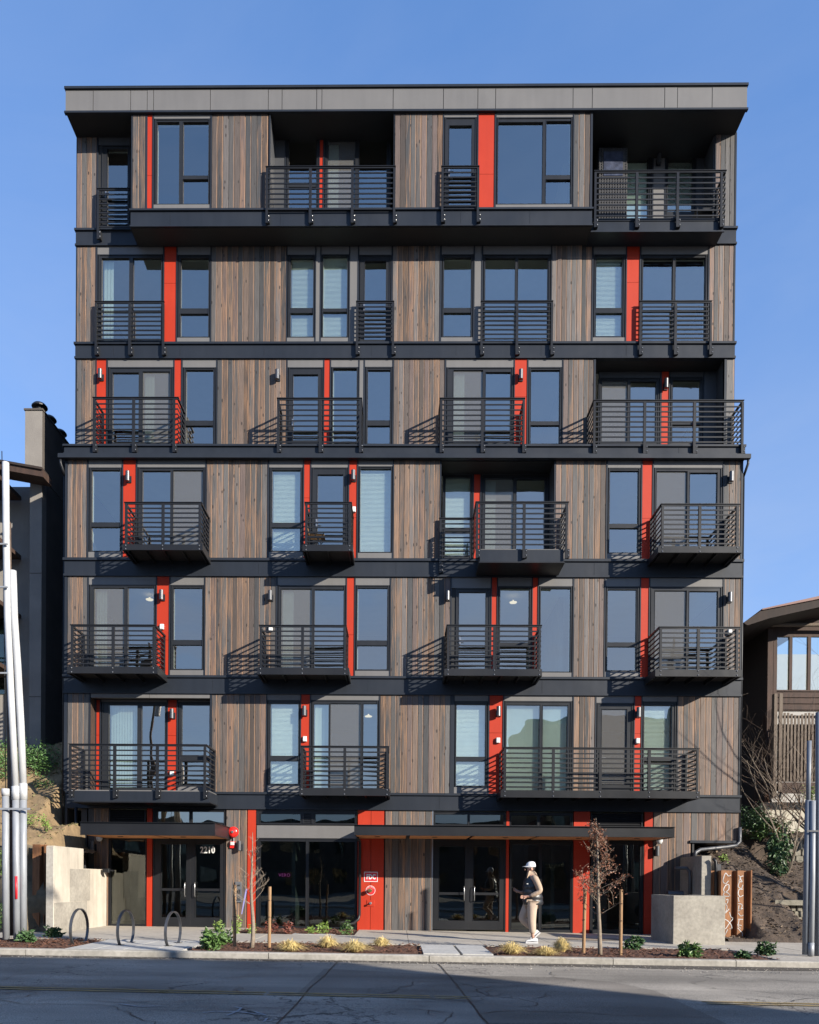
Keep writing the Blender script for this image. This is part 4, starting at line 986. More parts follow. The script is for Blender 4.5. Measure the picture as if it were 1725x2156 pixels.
for i in range(5200):
    if i < 3900:
        x = random.choice((random.uniform(xb1, xp0), random.uniform(xp1, G(1635, 2020).x), random.uniform(-9, xb0))); y = random.uniform(YK1+.03, YM-.02)
    else: x = random.uniform(bx0, bx1); y = random.uniform(-2.2, -.1)
    s = random.uniform(.012, .034); a = random.uniform(0, 6.28); z = gz(x)+.012+random.uniform(0, .02); t_ = random.uniform(-.5, .5)*s
    d = Vector((math.cos(a)*s, math.sin(a)*s, t_)); e = Vector((-math.sin(a)*s*.35, math.cos(a)*s*.35, random.uniform(-.3, .3)*s)); c = Vector((x, y, z))
    mb.quad(c-d-e, c+d-e, c+d*.8+e, c-d*.9+e)
CHIP = mat('bark_chip', (.23, .095, .05), .9, c2=(.07, .03, .018), scale=17.)
tag(part('bark_chips', mb, CHIP, kind='stuff'), 'scattered bark chips on the planting beds', 'bark chips')
# pavers
for i, (a, b_) in enumerate(pv):
    p = thing('paver_pair', ['left', 'right'][i]+' of the two pale double pavers crossing the mulch strip', 'pavers', (a, (YK1+YM)/2, 0), 'pavers crossing the planting strip')
    ya, yb_ = YK1+.03, -5.05; ym_ = (ya+yb_)/2
    for c, d in ((ya, ym_-.012), (ym_+.012, yb_)): part('paver', MB().slab(gquad(a+.01, b_-.03, c, d, .022, .08), .08), PAVE, p)
    part('paver_bed', MB().slab(gquad(a-.01, b_+.0, YK1, YM, -.02, .06), .06), SOIL, p)
bp = thing('rack_paving', '', '', (-6, -6, 0)); del bp['label']; del bp['category']; bp['kind'] = 'structure'
n = 4
ed = [xb0+(xb1-xb0)*i/n for i in range(n+1)]
for i in range(n):
    for c, d in ((YK1+.006, -6.35), (-6.34, -5.55), (-5.54, YM-.006)):
        part('paver', MB().slab(gquad(ed[i]+.012, ed[i+1]-.012, c, d-.008, .006, .08), .08), PAVE, bp)
flat('paver_base', xb0, xb1, YK1, YM, -.03, .1, TAR, bp)

# ---------------------------------------------------------------- banks
def nz3(x, y, s, a): return a*noise.noise(Vector((x*s, y*s, 1.7)))
def hL(x, y):
    b_ = 2.0+.72*(y+2.5)+.25*max(0, y-.5)
    b_ = min(b_, 5.4 if x < -9.4 else 2.7)
    if x > -8.75: b_ = min(b_, 1.95+.05*(y+2.5))
    return b_+nz3(x, y, .9, .28)+nz3(x, y, 3., .1)+nz3(x, y, 9, .04)
XS = [-22+.12*i for i in range(int((22-8.3)/.12)+1)]
YSL = [-2.5+.12*i for i in range(72)]
bank = struct(part('earth_bank', MB().grid(XS, YSL, lambda x, y: (x, y, hL(x, y))), SOILY, None, smooth=True))
# cut rock face under the bank at the sidewalk's end
ROCK = mat('rock_face', (.24, .19, .12), .95, c2=(.09, .075, .05), scale=2.5, bump=1., bscale=9.)
zs = [i*.1 for i in range(24)]
mb = MB(); n0 = 0
XC = [x for x in XS if x < -8.2]
for z in zs:
    for x in XC:
        t = z/2.3; y = -2.95+t*.45+.22*noise.noise(Vector((x*1.2, z*1.6, 5)))+.08*noise.noise(Vector((x*4, z*4, 9)))
        mb.v.append((x, y if t < .97 else -2.5, gz(x)-.05+min(1, t/.97)*(hL(x, -2.5)+.05-gz(x))))
k = len(XC)
for j in range(len(zs)-1):
    for i in range(k-1): q = j*k+i; mb.f.append((q, q+1, q+k+1, q+k))
struct(part('rock_face', mb, ROCK, None, smooth=True))
def hR(x, y):
    lim = 2.42 if x < 9.42 and y > -.05 else 9
    if x < 9.0: b_ = 1.55+(y+1.35)*.36 if y > -1.35 else 0
    elif x < 10.25: b_ = max(0, (y+2.45)*.62); b_ = min(b_, 2.9)
    else:
        f = min(1, (x-10.25)/.4)
        c = min(2.9, max(0, (y+2.45)*.62))
        b_ = c*(1-f)+f*((1.0 + (y+.7)*.42) if y > -.7 else .0)
        if y <= -.7: b_ = max(0, (y+2.4)*.28)
    if y > 1.9 and x > 10.6: b_ = max(b_, 2.75+(y-1.9)*.2)
    b_ = min(b_, lim-.12)
    return max(gz(x)-.04, b_+nz3(x, y, 1.1, .16)*(b_ > .2)+nz3(x, y, 4, .07)+nz3(x, y, 11, .03))
XS2 = [8.1+.1*i for i in range(110)]; YS2 = [-2.6+.1*i for i in range(80)]
struct(part('soil_slope', MB().grid(XS2, YS2, lambda x, y: (x, y, hR(x, y) if y > -2.5 else gz(x)-.05)), SOIL, None, smooth=True))
struct(part('slope_fill', MB().box(8.2, 8.26, -1.3, 3, -.2, 1.5), SOIL, None))
# twigs, bark litter on the slope
mb = MB()
for i in range(9000):
    x = random.uniform(8.3, 14.5); y = random.uniform(-2.4, 4.6); z = hR(x, y)+.012; s = random.choice((.01, .014, .02, .03)); a = random.uniform(0, 6.3)
    d = Vector((math.cos(a)*s*1.6, math.sin(a)*s*1.6, random.uniform(-.3, .7)*s)); e = Vector((-math.sin(a)*s*.4, math.cos(a)*s*.4, random.uniform(0, .6)*s)); c = Vector((x, y, z))
    mb.quad(c-d-e, c+d-e, c+d+e, c-d+e)
LIT = mat('leaf_litter', (.30, .22, .15), .95, c2=(.07, .05, .035), scale=13.)
tag(part('slope_litter', mb, LIT, kind='stuff'), 'twigs and dead leaves scattered over the right hand slope', 'litter')
mb = MB()
for i in range(2600):
    x = random.uniform(-13.5, -8.35); y = random.uniform(-2.45, 4); z = hL(x, y)+.01; s = random.choice((.015, .02, .03)); a = random.uniform(0, 6.3)
    d = Vector((math.cos(a)*s*1.6, math.sin(a)*s*1.6, random.uniform(-.3, .9)*s)); e = Vector((-math.sin(a)*s*.4, math.cos(a)*s*.4, random.uniform(0, .8)*s)); c = Vector((x, y, z))
    mb.quad(c-d-e, c+d-e, c+d+e, c-d+e)
LIT2 = mat('dry_grass_litter', (.42, .33, .17), .95, c2=(.13, .15, .05), scale=5.)
tag(part('bank_litter', mb, LIT2, kind='stuff'), 'dry grass and stones scattered over the left hand bank', 'litter')

# ---------------------------------------------------------------- concrete walls
def cw(name, label, boxes, m=CONC, cat='concrete wall', sub=None):
    x0, y0 = boxes[0][0], boxes[0][2]; t = thing(name, label, cat, (x0, y0, 0))
    for i, b_ in enumerate(boxes): part(sub[i] if sub else 'wall_block', MB().bevbox(*b_, .012), m, t)
    return t
# wall running back from the sidewalk to the facade; the camera sees its long side
xw = -8.1
t = thing('retaining_wall', 'pale stepped concrete retaining wall left of the entrance', 'concrete wall', (xw, -3.35, 0))
part('tall_wall', MB().bevbox(xw-.18, xw, -3.35, -1.62, -.2, 2.13, .01), CONC, t)
part('low_wall', MB().box(xw-.18, xw-.002, -1.619, -.02, -.2, 1.62), CONC, t)
part('footing_form', MB().box(xw+.0005, xw+.008, -3.33, -1.4, -.2, .78), CONC2, t)
part('form_panel', MB().box(xw+.0005, xw+.007, -2.45, -1.2, .79, 1.60), CONC2, t)
part('end_face', MB().box(xw-.178, xw-.01, -3.356, -3.3505, -.2, 2.11), CONCK, t)
# right concrete box
yb_ = -3.55; zt_ = U(1470, 1886, yb_).z
t = thing('concrete_planter_wall', 'pale concrete box wall at the right end of the sidewalk', 'concrete wall', (UX(1417, yb_, 1940), yb_, gz(7)))
part('front_wall', MB().bevbox(UX(1417.5, yb_, 1940), UX(1527.5, yb_, 1940), yb_, yb_+.22, -.2, zt_, .012), CONC2, t)
part('side_wall', MB().box(UX(1417.5, yb_, 1940)+.002, UX(1417.5, yb_, 1940)+.22, yb_+.221, -2.0, -.2, zt_-.003), CONC2, t)
part('side_wall', MB().box(UX(1527.5, yb_, 1940)-.22, UX(1527.5, yb_, 1940)-.002, yb_+.221, -1.7, -.2, zt_-.003), CONC2, t)
y2 = -1.5; xq, xr_ = UX(1477, y2, 1840), UX(1498, y2, 1840)
t = thing('concrete_pier', 'taller grey concrete wall end rising behind the concrete box wall', 'concrete wall', (xq, y2, 0))
part('pier', MB().bevbox(xq, xr_, y2, 0.2, -.2, U(1487, 1802, y2).z, .012), CONC2, t)

# ---------------------------------------------------------------- steel piles
def pile(name, label, x0, x1, y, ztop, n, depth=.32, flip=1):
    t = thing(name, label, 'steel pile', (x0, y, 0)); w_ = (x1-x0)/n
    for i in range(n):
        a = x0+i*w_
        part('flange', MB().box(a+.004, a+w_*.56, y, y+.014, -.2, ztop), RUST, t)
        part('web', MB().slab([(a+w_*.56, y+.0, ztop), (a+w_*.60, y+.0, ztop), (a+w_*.74, y+depth, ztop), (a+w_*.70, y+depth, ztop)], ztop+.2), RUST, t)
        part('pan', MB().box(a+w_*.72, a+w_*.97, y+depth, y+depth+.014, -.2, ztop-.01), RUST, t)
        part('web', MB().slab([(a+w_*.97, y+.0, ztop), (a+w_*1.0, y+.0, ztop), (a+w_*1.0, y+depth, ztop), (a+w_*.97, y+depth, ztop)], ztop+.2), RUST, t)
    return t
yp = -1.75
xp_, xq_ = UX(1517, yp, 1900), UX(1583, yp, 1900)
pr = thing('sheet_pile', 'rusty steel sheet pile with white spray-painted scrawl', 'steel pile', (xp_, yp, 0))
ztp = U(1550, 1833, yp).z
def PXp(p): return UX(p, yp, 1900)
for a_, b_ in ((1518, 1540), (1552.5, 1566)): part('flange', MB().bevbox(PXp(a_), PXp(b_), yp, yp+.016, -.2, ztp, .004), RUST, pr)
for a_, b_, dd_ in ((1540.5, 1552, .2), (1566.5, 1581, .26), (1504, 1517.5, .3)): part('pan', MB().box(PXp(a_), PXp(b_)+.02, yp+dd_, yp+dd_+.016, -.2, ztp-.005), RUST, pr)
for a_, dd_ in ((1540, .2), (1552.3, .2), (1566, .26), (1582.5, .26), (1518, .3)): part('web', MB().box(PXp(a_)-.008, PXp(a_)+.008, yp+.017, yp+dd_-.001, -.2, ztp-.002), RUST, pr)
part('edge_lip', MB().box(PXp(1581), PXp(1583.5), yp-.002, yp+.0165, -.2, ztp+.01), RUST, pr)
pile('sheet_pile', 'short rusty steel pile behind the left concrete retaining wall', UX(68, -2.75, 1830), UX(93, -2.75, 1830), -2.75, U(80, 1778, -2.75).z, 1, .2)
def scrawl(pix, y):
    pts = [U(p[0], p[1], y) for p in pix]; cu = []
    for i in range(len(pts)-1):
        for k in range(5):
            t_ = k/5; a = pts[max(0, i-1)]; b_ = pts[i]; c = pts[i+1]; d = pts[min(len(pts)-1, i+2)]
            cu.append(.5*((2*b_)+(c-a)*t_+(2*a-5*b_+4*c-d)*t_*t_+(3*b_-a-3*c+d)*t_**3))
    cu.append(pts[-1]); mb = MB()
    for i in range(len(cu)-1):
        a, b_ = cu[i], cu[i+1]; d = (b_-a); l = max(1e-6, d.length); s = Vector((-d.z, 0, d.x))/l*.009; e = d/l*.004
        mb.quad(a-s-e, a+s-e, b_+s+e, b_-s+e)
    for i in range(0, len(mb.v), 4):
        pass
    part('graffiti_line', mb, SIGNW, pr)
K = 360/1725*.69
def Z(x, y): return (2000*.69+x*K, 2480*.69+y*K)
for s in ([(1105,915),(1070,925),(1030,885),(1000,960),(995,1010),(1030,1040),(1070,1000)], [(1075,1050),(1030,1065),(1000,1130),(1030,1160),(1075,1120),(1080,1060)], [(1010,1170),(1000,1210),(1050,1225),(1090,1215),(1070,1180),(1020,1160)], [(1040,1275),(1065,1270),(1055,1320),(1030,1330),(1050,1370),(1045,1420),(1025,1470),(1080,1410)], [(1090,1460),(1105,1520),(1135,1550),(1090,1610),(1030,1700)], [(1025,1560),(1070,1590),(1110,1640),(1120,1690),(1090,1700)], [(1060,1710),(1035,1760),(1020,1790)],
          [(1225,920),(1250,960),(1225,1000),(1270,1010),(1240,950),(1285,925)], [(1230,1015),(1215,1080),(1260,1110),(1280,1060)], [(1280,1120),(1230,1125),(1215,1180),(1240,1230),(1285,1210)], [(1215,1240),(1225,1300)], [(1215,1330),(1270,1345),(1260,1400),(1215,1440)], [(1225,1360),(1225,1420),(1280,1400)], [(1215,1470),(1250,1510),(1285,1500)], [(1215,1560),(1280,1560)], [(1225,1575),(1215,1660),(1250,1690)], [(1205,1640),(1260,1650)], [(1210,1690),(1270,1760),(1275,1800)]):
    scrawl([Z(*p) for p in s], yp-.004)

# ---------------------------------------------------------------- left neighbour
YN = 1.6
t = thing('stucco_house', 'tall aged stucco building with a chimney at the left edge', 'building', (UX(75, YN, 1500), YN, 4))
zlow = 3.2
def npx(x, y, Y): q = U(x, y, Y); return q.x, q.z
xa1, zc = npx(53, 868, YN); xa2, _ = npx(89, 863, YN)
zc1 = U(89, 864, YN).z
part('chimney', MB().box(xa1, xa2, YN, 9, UZ(1005, YN, 80), zc1), STUCCO, t)
part('chimney_cap', MB().box(xa1-.03, xa2+.03, YN-.03, 9.03, zc1, zc1+.05), STUCCOD, t)
part('breast_wall', MB().box(UX(62, YN, 1300), xa2, YN, YN+.3, zlow, UZ(1005.5, YN, 80)-.001), STUCCO, t)
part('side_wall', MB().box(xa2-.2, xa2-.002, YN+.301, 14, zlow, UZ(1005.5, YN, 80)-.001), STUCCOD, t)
part('chimney_side', MB().box(xa2, xa2+.01, YN+.01, 9, UZ(1005, YN, 80), zc1-.01), STUCCOD, t)  # thin dark sheet, paints the shade on the chimney's right side
part('recessed_wall', MB().box(-24, UX(62, YN, 1300), YN+.7, YN+.9, zlow, UZ(1000, YN, 40)), STUCCO, t)
part('corner_wall', MB().box(UX(62, YN, 1300)+.001, UX(62, YN, 1300)+.1, YN+.301, YN+.69, zlow, UZ(1000, YN, 40)), STUCCO, t)
for py in (1207, 1467):
    z = UZ(py, YN, 75); part('wall_joint', MB().box(UX(62, YN, 1300), xa2-.001, YN-.004, YN-.0005, z-.012, z+.012), STUCCOD, t)
ye = 1.0
zE0, zE1 = U(90, 1004, ye).z, U(90, 990, ye).z
sl = (U(0, 974, ye).z-zE1)/(U(90, 990, ye).x-U(0, 974, ye).x)
xe = UX(91, ye, 1000)
part('eave', MB().prism([(xe, zE0), (xe, zE1), (xe-12, zE1+12*sl), (xe-12, zE0+12*sl)], ye, YN-.01), BROWNW, t)
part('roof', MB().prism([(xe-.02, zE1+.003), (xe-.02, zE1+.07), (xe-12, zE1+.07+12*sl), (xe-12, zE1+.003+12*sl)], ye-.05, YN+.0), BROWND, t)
for (px, py, r, dy) in ((80, 862, .17, .35), (103, 884, .16, 1.0), (120, 905, .16, 1.75)):
    Yc = YN+dy; x = xa2-.24
    z = zc1+.05
    part('flue_pipe', MB().lathe([(r*.7, 0), (r*.7, .22)], (x, Yc, z), 'z', 14), BLACKM, t, smooth=False)
    part('flue_cap', MB().lathe([(r*.8, .22), (r*1.35, .24), (r*1.35, .27), (r*1.0, .34), (r*.3, .37)], (x, Yc, z), 'z', 16), BLACKM, t)
# balcony structures at the frame's edge
for py in (1010, 1140, 1270, 1400):
    z = UZ(py, 1.2, 8); part('side_balcony', MB().box(-15.5, UX(10, 1.2, py), .8, 2.2, z-.12, z), BROWNW, t)
    r = MB(); xr0 = UX(9, 1.2, py)
    for i in range(7): r.box(-15.5, xr0, .82, .85, z+.1+i*.13, z+.14+i*.13)
    part('balcony_rail', r, BROWNW, t, kind='stuff')
part('window_pane', MB().box(-14.5, UX(12, 2.25, 1300), YN+.66, YN+.69, UZ(1460, 2.2, 10), UZ(1290, 2.2, 10)), GLASSD, t)

# ---------------------------------------------------------------- right neighbour
YW = 3.0
t = thing('brown_timber_house', 'dark brown timber house with a slatted deck screen at the right edge', 'house', (UX(1640, YW, 1500), YW, 2.8))
X0 = UX(1614, YW, 1500); zb_ = UZ(1690, YW, 1660)
zr0 = U(1612, 1318, YW).z
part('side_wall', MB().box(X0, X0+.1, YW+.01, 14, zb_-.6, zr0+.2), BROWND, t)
part('corner_post', MB().box(X0, X0+.17, YW-.06, YW+.009, zb_, zr0), BROWNW, t); part('corner_post', MB().box(X0+.19, X0+.3, YW-.04, YW+.009, UZ(1480, YW, 1630), zr0), BROWNW, t)
wx = [(1630, 1661.5), (1668, 1700.5), (1707, 1740)]
zw1, zw0 = U(1665, 1341, YW).z, U(1665, 1453, YW).z
part('wall_above', MB().box(X0+.31, X0+4, YW, YW+.1, zw1+.08, zr0+.1), BROWNW, t)
part('wall_below', MB().box(X0+.31, X0+4, YW, YW+.1, UZ(1497, YW, 1660), zw0-.05), BROWNW, t)
wf = MB().box(UX(1626, YW, 1400), X0+4, YW-.02, YW+.05, zw1, zw1+.079).box(UX(1626, YW, 1400), X0+4, YW-.03, YW+.05, zw0-.049, zw0)
for a, b_ in ((1626, 1630), (1661.5, 1668), (1700.5, 1707), (1740, 1746)): wf.box(UX(a, YW, 1400), UX(b_, YW, 1400), YW-.025, YW+.05, zw0+.001, zw1-.001)
wf = part('window', wf, BROWNW, t)
for a, b_ in wx: part('pane', MB().quad((UX(a, YW, 1400), YW+.03, zw0), (UX(b_, YW, 1400), YW+.03, zw0), (UX(b_, YW, 1400), YW+.03, zw1), (UX(a, YW, 1400), YW+.03, zw1)), GLASS, wf)
part('room_back', MB().box(X0+.2, X0+5, YW+3, YW+3.1, zb_, zr0), INT, t)
# striped awning strip
aw = MB(); za, zb3 = U(1680, 1311, YW-.3).z, U(1680, 1319, YW-.3).z
x = UX(1627, YW-.3, 1315)
part('rolled_screen', MB().tube([(x, YW-.25, (za+zb3)/2), (x+4, YW-.25, (za+zb3)/2)], (za-zb3)/2, 10), GREYW, t)
# siding lines below the window
for i in range(3):
    z = UZ(1460+i*13, YW, 1680); part('siding_board', MB().box(X0+.32, X0+4, YW-.03, YW-.001, z-.13, z), BROWNW, t)
# deck with vertical slats
YD = 2.2
zd1, zd0 = U(1690, 1504, YD).z, U(1690, 1646, YD).z
dk = part('deck_floor', MB().box(X0+.1, X0+5, YD, YW+.0, zd0-.2, zd0-.02), BROWNW, t)
xx = UX(1642, YD, 1570)
for i in range(26):
    part('slat', MB().box(xx+i*.105, xx+i*.105+.06, YD-.03, YD-.005, zd0, zd1+.04*math.sin(i)), GREYW, t)
part('slat_backing', MB().box(xx-.05, X0+5, YD+.02, YD+.05, zd0, zd1-.3), BROWNW, t)
part('slat_rail', MB().box(xx-.05, X0+5, YD-.004, YD+.019, zd1-.12, zd1-.04), GREYW, t)
part('deck_post', MB().box(UX(1628, YD, 1570), UX(1634.5, YD, 1570), YD-.06, YD+.1, U(1633, 1680, YD).z, U(1633, 1461, YD).z), GREYW, t)
part('deck_post', MB().box(UX(1638, YD, 1570), UX(1645, YD, 1570), YD-.08, YD-.031, U(1640, 1680, YD).z, U(1640, 1461, YD).z), GREYW, t)
for i in range(12):
    f = i/11; X = UX(1592, YD+1.6, 1570)*(1-f)+UX(1624, YD+.3, 1570)*f; Y = YD+1.6-1.3*f
    part('side_slat', MB().box(X, X+.05, Y, Y+.03, UZ(1650, YD+1, 1600), UZ(1503, YD+1, 1600)), BROWNW, t)
part('foundation', MB().box(UX(1612, YW-.1, 1730), X0+6, YW-.1, YW+.3, 2.0, zb_), FOUND, t)
part('deck_beam', MB().box(UX(1640, YD, 1660), X0+5, YD-.02, YD+.02, zd0-.36, zd0-.21), BROWNW, t)
# roof: low gable rising to the right
Yf = 1.6
pa = U(1566, 1308, Yf); pb = U(1604, 1284, Yf); pc = U(1800, 1246, Yf)
pa_ = Vector((pa.x, 0, pa.z)); 
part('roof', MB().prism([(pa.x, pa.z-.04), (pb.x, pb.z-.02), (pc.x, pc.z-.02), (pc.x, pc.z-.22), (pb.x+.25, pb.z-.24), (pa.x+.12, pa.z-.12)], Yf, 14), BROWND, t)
part('roof_fascia', MB().prism([(pb.x, pb.z-.018), (pb.x, pb.z+.02), (pc.x, pc.z+.10), (pc.x, pc.z-.018)], Yf-.05, 14), REDROOF, t)
part('gable_wall', MB().box(X0+.1, X0+5, YW+.05, YW+.15, zr0, zr0+.6), BROWNW, t)

# ---------------------------------------------------------------- stone walls on the slope
def stonewall(label, x0, x1, y, z0, z1, cell=.19, slope=0):
    t = thing('stone_wall', label, 'stone wall', (x0, y, z0)); random.seed(int(x0*100))
    part('mortar_core', MB().box(x0+.03, x1, y+.03, y+.25, z0, z1-.02), SOIL, t)
    z = z0; r = 0
    while z < z1-.05:
        h = cell*random.uniform(.8, 1.1); x = x0-(r % 2)*cell*.4
        h = min(h, z1-z)
        while x < x1:
            w_ = cell*random.uniform(.75, 1.35); d = random.uniform(0, .04)
            mb = MB().bevbox(x+.01, x+w_-.01, y-d, y+.1, z+.008, z+h-.008, .025); c = Vector((x+w_/2, y, z+h/2))
            mb.v = [tuple(Vector(v)+Vector((random.uniform(-.012, .012), random.uniform(-.008, .008), random.uniform(-.01, .01)))) for v in mb.v]
            part('stone', mb, STONE, t); x += w_
        z += h; r += 1
    return t
stonewall('mossy squared stone block wall high on the right slope', UX(1637, 1.75, 1800), 14.0, 1.75, U(1660, 1826, 1.75).z, U(1660, 1763, 1.75).z)
t = stonewall('low stone block wall under a flat slab at the foot of the right slope', UX(1664, -.95, 1930), 14.0, -.95, 0.0, U(1680, 1906, -.95).z-.01, .17)
part('coping_slab', MB().bevbox(UX(1627, -1.0, 1900), 14.0, -1.12, -.5, U(1660, 1906, -1.).z, U(1660, 1895.5, -1.).z, .015), STONE, t)

# ---------------------------------------------------------------- across the street, behind the camera
def block(name, label, x0, x1, y0, y1, h, m, cat='building'):
    t = thing(name, label, cat, (x0, y0, 0)); part('walls', MB().box(x0, x1, y0, y1, -.5, h), m, t)
    part('parapet', MB().box(x0-.1, x1+.1, y1-.2, y1+.1, h, h+.25), DGREY, t)
    k = int(h/3.1)
    for j in range(k):
        x = x0+1.2
        while x < x1-1.8:
            f = part('window', MB().box(x-.06, x+1.26, y1+.001, y1+.05, 1+j*3.1-.06, 2.7+j*3.1), DGREY, t); part('pane', MB().quad((x, y1+.055, 1+j*3.1), (x+1.2, y1+.055, 1+j*3.1), (x+1.2, y1+.055, 2.6+j*3.1), (x, y1+.055, 2.6+j*3.1)), GLASSD, f); x += 2.6
    return t
block('street_building', 'brick building across the street that throws its shadow on the road', 8, 23.2, -40, -27, 11.3, TILEB)
block('street_building', 'lower brick building across the street beside the taller one', 23.4, 48, -40, -27, 8.4, TILEB)
block('street_building', 'long low stucco building beyond the lot across the street', -70, 60, -66, -56, 7.2, STUCCOD)
# ================================================================ SMALL THINGS
random.seed(11)
# ---- wall sconces
def sconce(px, py, Y, label, cat='wall lamp', k=1.):
    p = U(px, py, Y-.1); x, z = p.x, p.z
    t = thing('wall_sconce', label, cat, (x, Y, z), 'dark cylinder sconces on the facade')
    part('back_plate', MB().box(x-.06, x+.075, Y-.022, Y-.0065, z-.13, z+.05), NAVY if k else BLACKM, t)
    part('arm', MB().box(x-.015, x+.015, Y-.06, Y-.0225, z-.03, z+.03), BLACKM, t)
    part('cylinder_shade', MB().lathe([(.055, -.13), (.058, -.13), (.058, .13), (.055, .135)], (x, Y-.115, z), 'z', 18), RACK, t, smooth=False)
for a in ((211, 788, YUP, 'cylinder sconce on the leftmost red panel of the terrace storey'), (584, 789, YUP, 'cylinder sconce on the planks of the terrace storey, left of the middle door'),
 (1097, 789, YUP, 'cylinder sconce on the wide red panel of the terrace storey'), (1403, 808, YR5, 'cylinder sconce on the red panel inside the terrace-storey loggia'),
 (269, 1003, 0, 'cylinder sconce on the leftmost red panel just under the terrace'), (744, 1001, 0, 'cylinder sconce on the red panel beside the tall bright blind window'),
 (1540, 1004, 0, 'cylinder sconce on planks at the right corner just under the terrace'), (1388, 334, YR7, 'cylinder sconce on the grey panel in the top right loggia'),
 (340, 1253, 0, 'cylinder sconce on the wide red panel of the third storey, left side'), (569, 1254, 0, 'cylinder sconce on third-storey planks left of the second balcony'),
 (943, 1254, 0, 'cylinder sconce on third-storey planks left of the third balcony'), (1537, 1258, 0, 'cylinder sconce on planks at the right corner of the third storey'),
 (362, 1503, YG2, 'cylinder sconce on the red panel inside the recessed second-storey bay'), (641, 1497, 0, 'cylinder sconce on the second-storey red panel near the dark screen door'),
 (1050, 1498, 0, 'cylinder sconce on the widest second-storey red panel'), (1345, 1500, 0, 'cylinder sconce on the narrow second-storey red panel above the long balcony'),
 (504, 1781, 0, 'cylinder sconce beside the red alarm bell on the ground floor'), (1384, 1792, 0, 'cylinder sconce on ground-floor planks at the right end of the long canopy'),
 (195, 1781, 0, 'cylinder sconce in shade on the planks left of the entrance')): sconce(*a)
def outlet(px, py, Y, label):
    p = U(px, py, Y-.03); t = thing('outlet_box', label, 'outlet box', (p.x, Y, p.z), 'white outdoor outlet boxes on the facade')
    part('box_cover', MB().bevbox(p.x-.055, p.x+.055, Y-.07, Y-.0065, p.z-.07, p.z+.07, .015), PLAST, t)
    part('hinge_lid', MB().box(p.x-.04, p.x+.04, Y-.078, Y-.0705, p.z-.05, p.z+.045), WHITEI, t)
for a in ((745, 1073, 0, 'white outlet box on the red panel beside the narrow fourth-storey balcony'), (341, 1320, 0, 'white outlet box on the left third-storey red panel'), (570, 1324, 0, 'white outlet box on planks behind the second third-storey balcony'),
 (1537, 1331, 0, 'white outlet box at the right corner of the third storey'), (362, 1629, YG2, 'white outlet box low on the recessed second-storey red panel'), (642, 1556, 0, 'white outlet box on the red panel left of the dark screen door'),
 (1049, 1559, 0, 'white outlet box on the widest second-storey red panel'), (1343, 1560, 0, 'white outlet box on the narrow red panel above the long balcony')): outlet(*a)
# ---- alarm bell, strobe, intercom, camera
p = U(490.5, 1752, -.1)
t = thing('alarm_bell', 'round red fire alarm bell above the entrance canopy end', 'alarm bell', (p.x, 0, p.z))
part('bell_gong', MB().lathe([(.15, .0), (.152, .03), (.14, .07), (.10, .10), (.04, .115), (.035, .118)], (p.x, -.035, p.z), 'y', 28), BELL, t, smooth=True)
part('bell_hub', MB().lathe([(.038, 0), (.036, .012), (.012, .014)], (p.x, -.155, p.z), 'y', 16), STEEL, t, smooth=False)
part('bell_base', MB().lathe([(.09, 0), (.09, .03)], (p.x, -.005, p.z), 'y', 16), BELL, t)
part('conduit', MB().tube([(p.x+.01, -.03, p.z-.14), (p.x+.01, -.03, p.z-.33)], .014, 8), GALV, t)
p = U(490, 1779, 0)
t = thing('alarm_strobe', 'red and clear alarm strobe under the bell', 'strobe', (p.x, 0, p.z))
part('strobe_box', MB().bevbox(p.x-.075, p.x+.075, -.06, -.003, p.z-.09, p.z+.09, .015), BELL, t); part('strobe_lens', MB().bevbox(p.x-.06, p.x+.06, -.095, -.061, p.z-.01, p.z+.08, .02), PLAST, t)
p = U(503, 1880, 0)
t = thing('intercom_panel', 'tall steel intercom panel on the planks behind the bare sapling', 'intercom', (p.x, 0, p.z))
zt_, zb_ = UZ(1857, 0, 503), UZ(1900, 0, 503)
part('face_plate', MB().box(p.x-.09, p.x+.09, -.045, -.004, zb_, zt_), STEEL, t)
h = (zt_-zb_)
part('speaker_slot', MB().box(p.x-.04, p.x+.045, -.048, -.0455, zb_+h*.78, zb_+h*.86), SOFFIT, t); part('screen', MB().box(p.x-.05, p.x+.05, -.048, -.0455, zb_+h*.40, zb_+h*.63), SOFFIT, t); part('keypad', MB().box(p.x-.05, p.x+.05, -.048, -.0455, zb_+h*.08, zb_+h*.33), RACK, t)
def seccam(px, py, label):
    p = U(px, py, -.12); t = thing('security_camera', label, 'camera', (p.x, 0, p.z), 'white security cameras')
    part('camera_dome', MB().lathe([(.02, -.10), (.06, -.085), (.085, -.03), (.09, .03), (.09, .07)], p, 'z', 16), PLAST, t, smooth=True); part('mount', MB().box(p.x-.04, p.x+.04, -.12, -.005, p.z+.071, p.z+.1), PLAST, t)
seccam(209, 1764, 'white dome camera under the left canopy'); seccam(1389, 1770, 'white dome camera under the right end of the long canopy')
p = U(226, 1833, -.5)
t = thing('gate_sensor', 'small dark box fixed on top of the low concrete wall', 'box', (p.x, -.4, p.z)); part('sensor_box', MB().bevbox(p.x-.13, p.x+.05, -.52, -.4, p.z-.055, p.z+.05, .01), BLACKM, t); part('sensor_arm', MB().box(p.x+.05, p.x+.16, -.47, -.45, p.z-.02, p.z+.02), BLACKM, t)
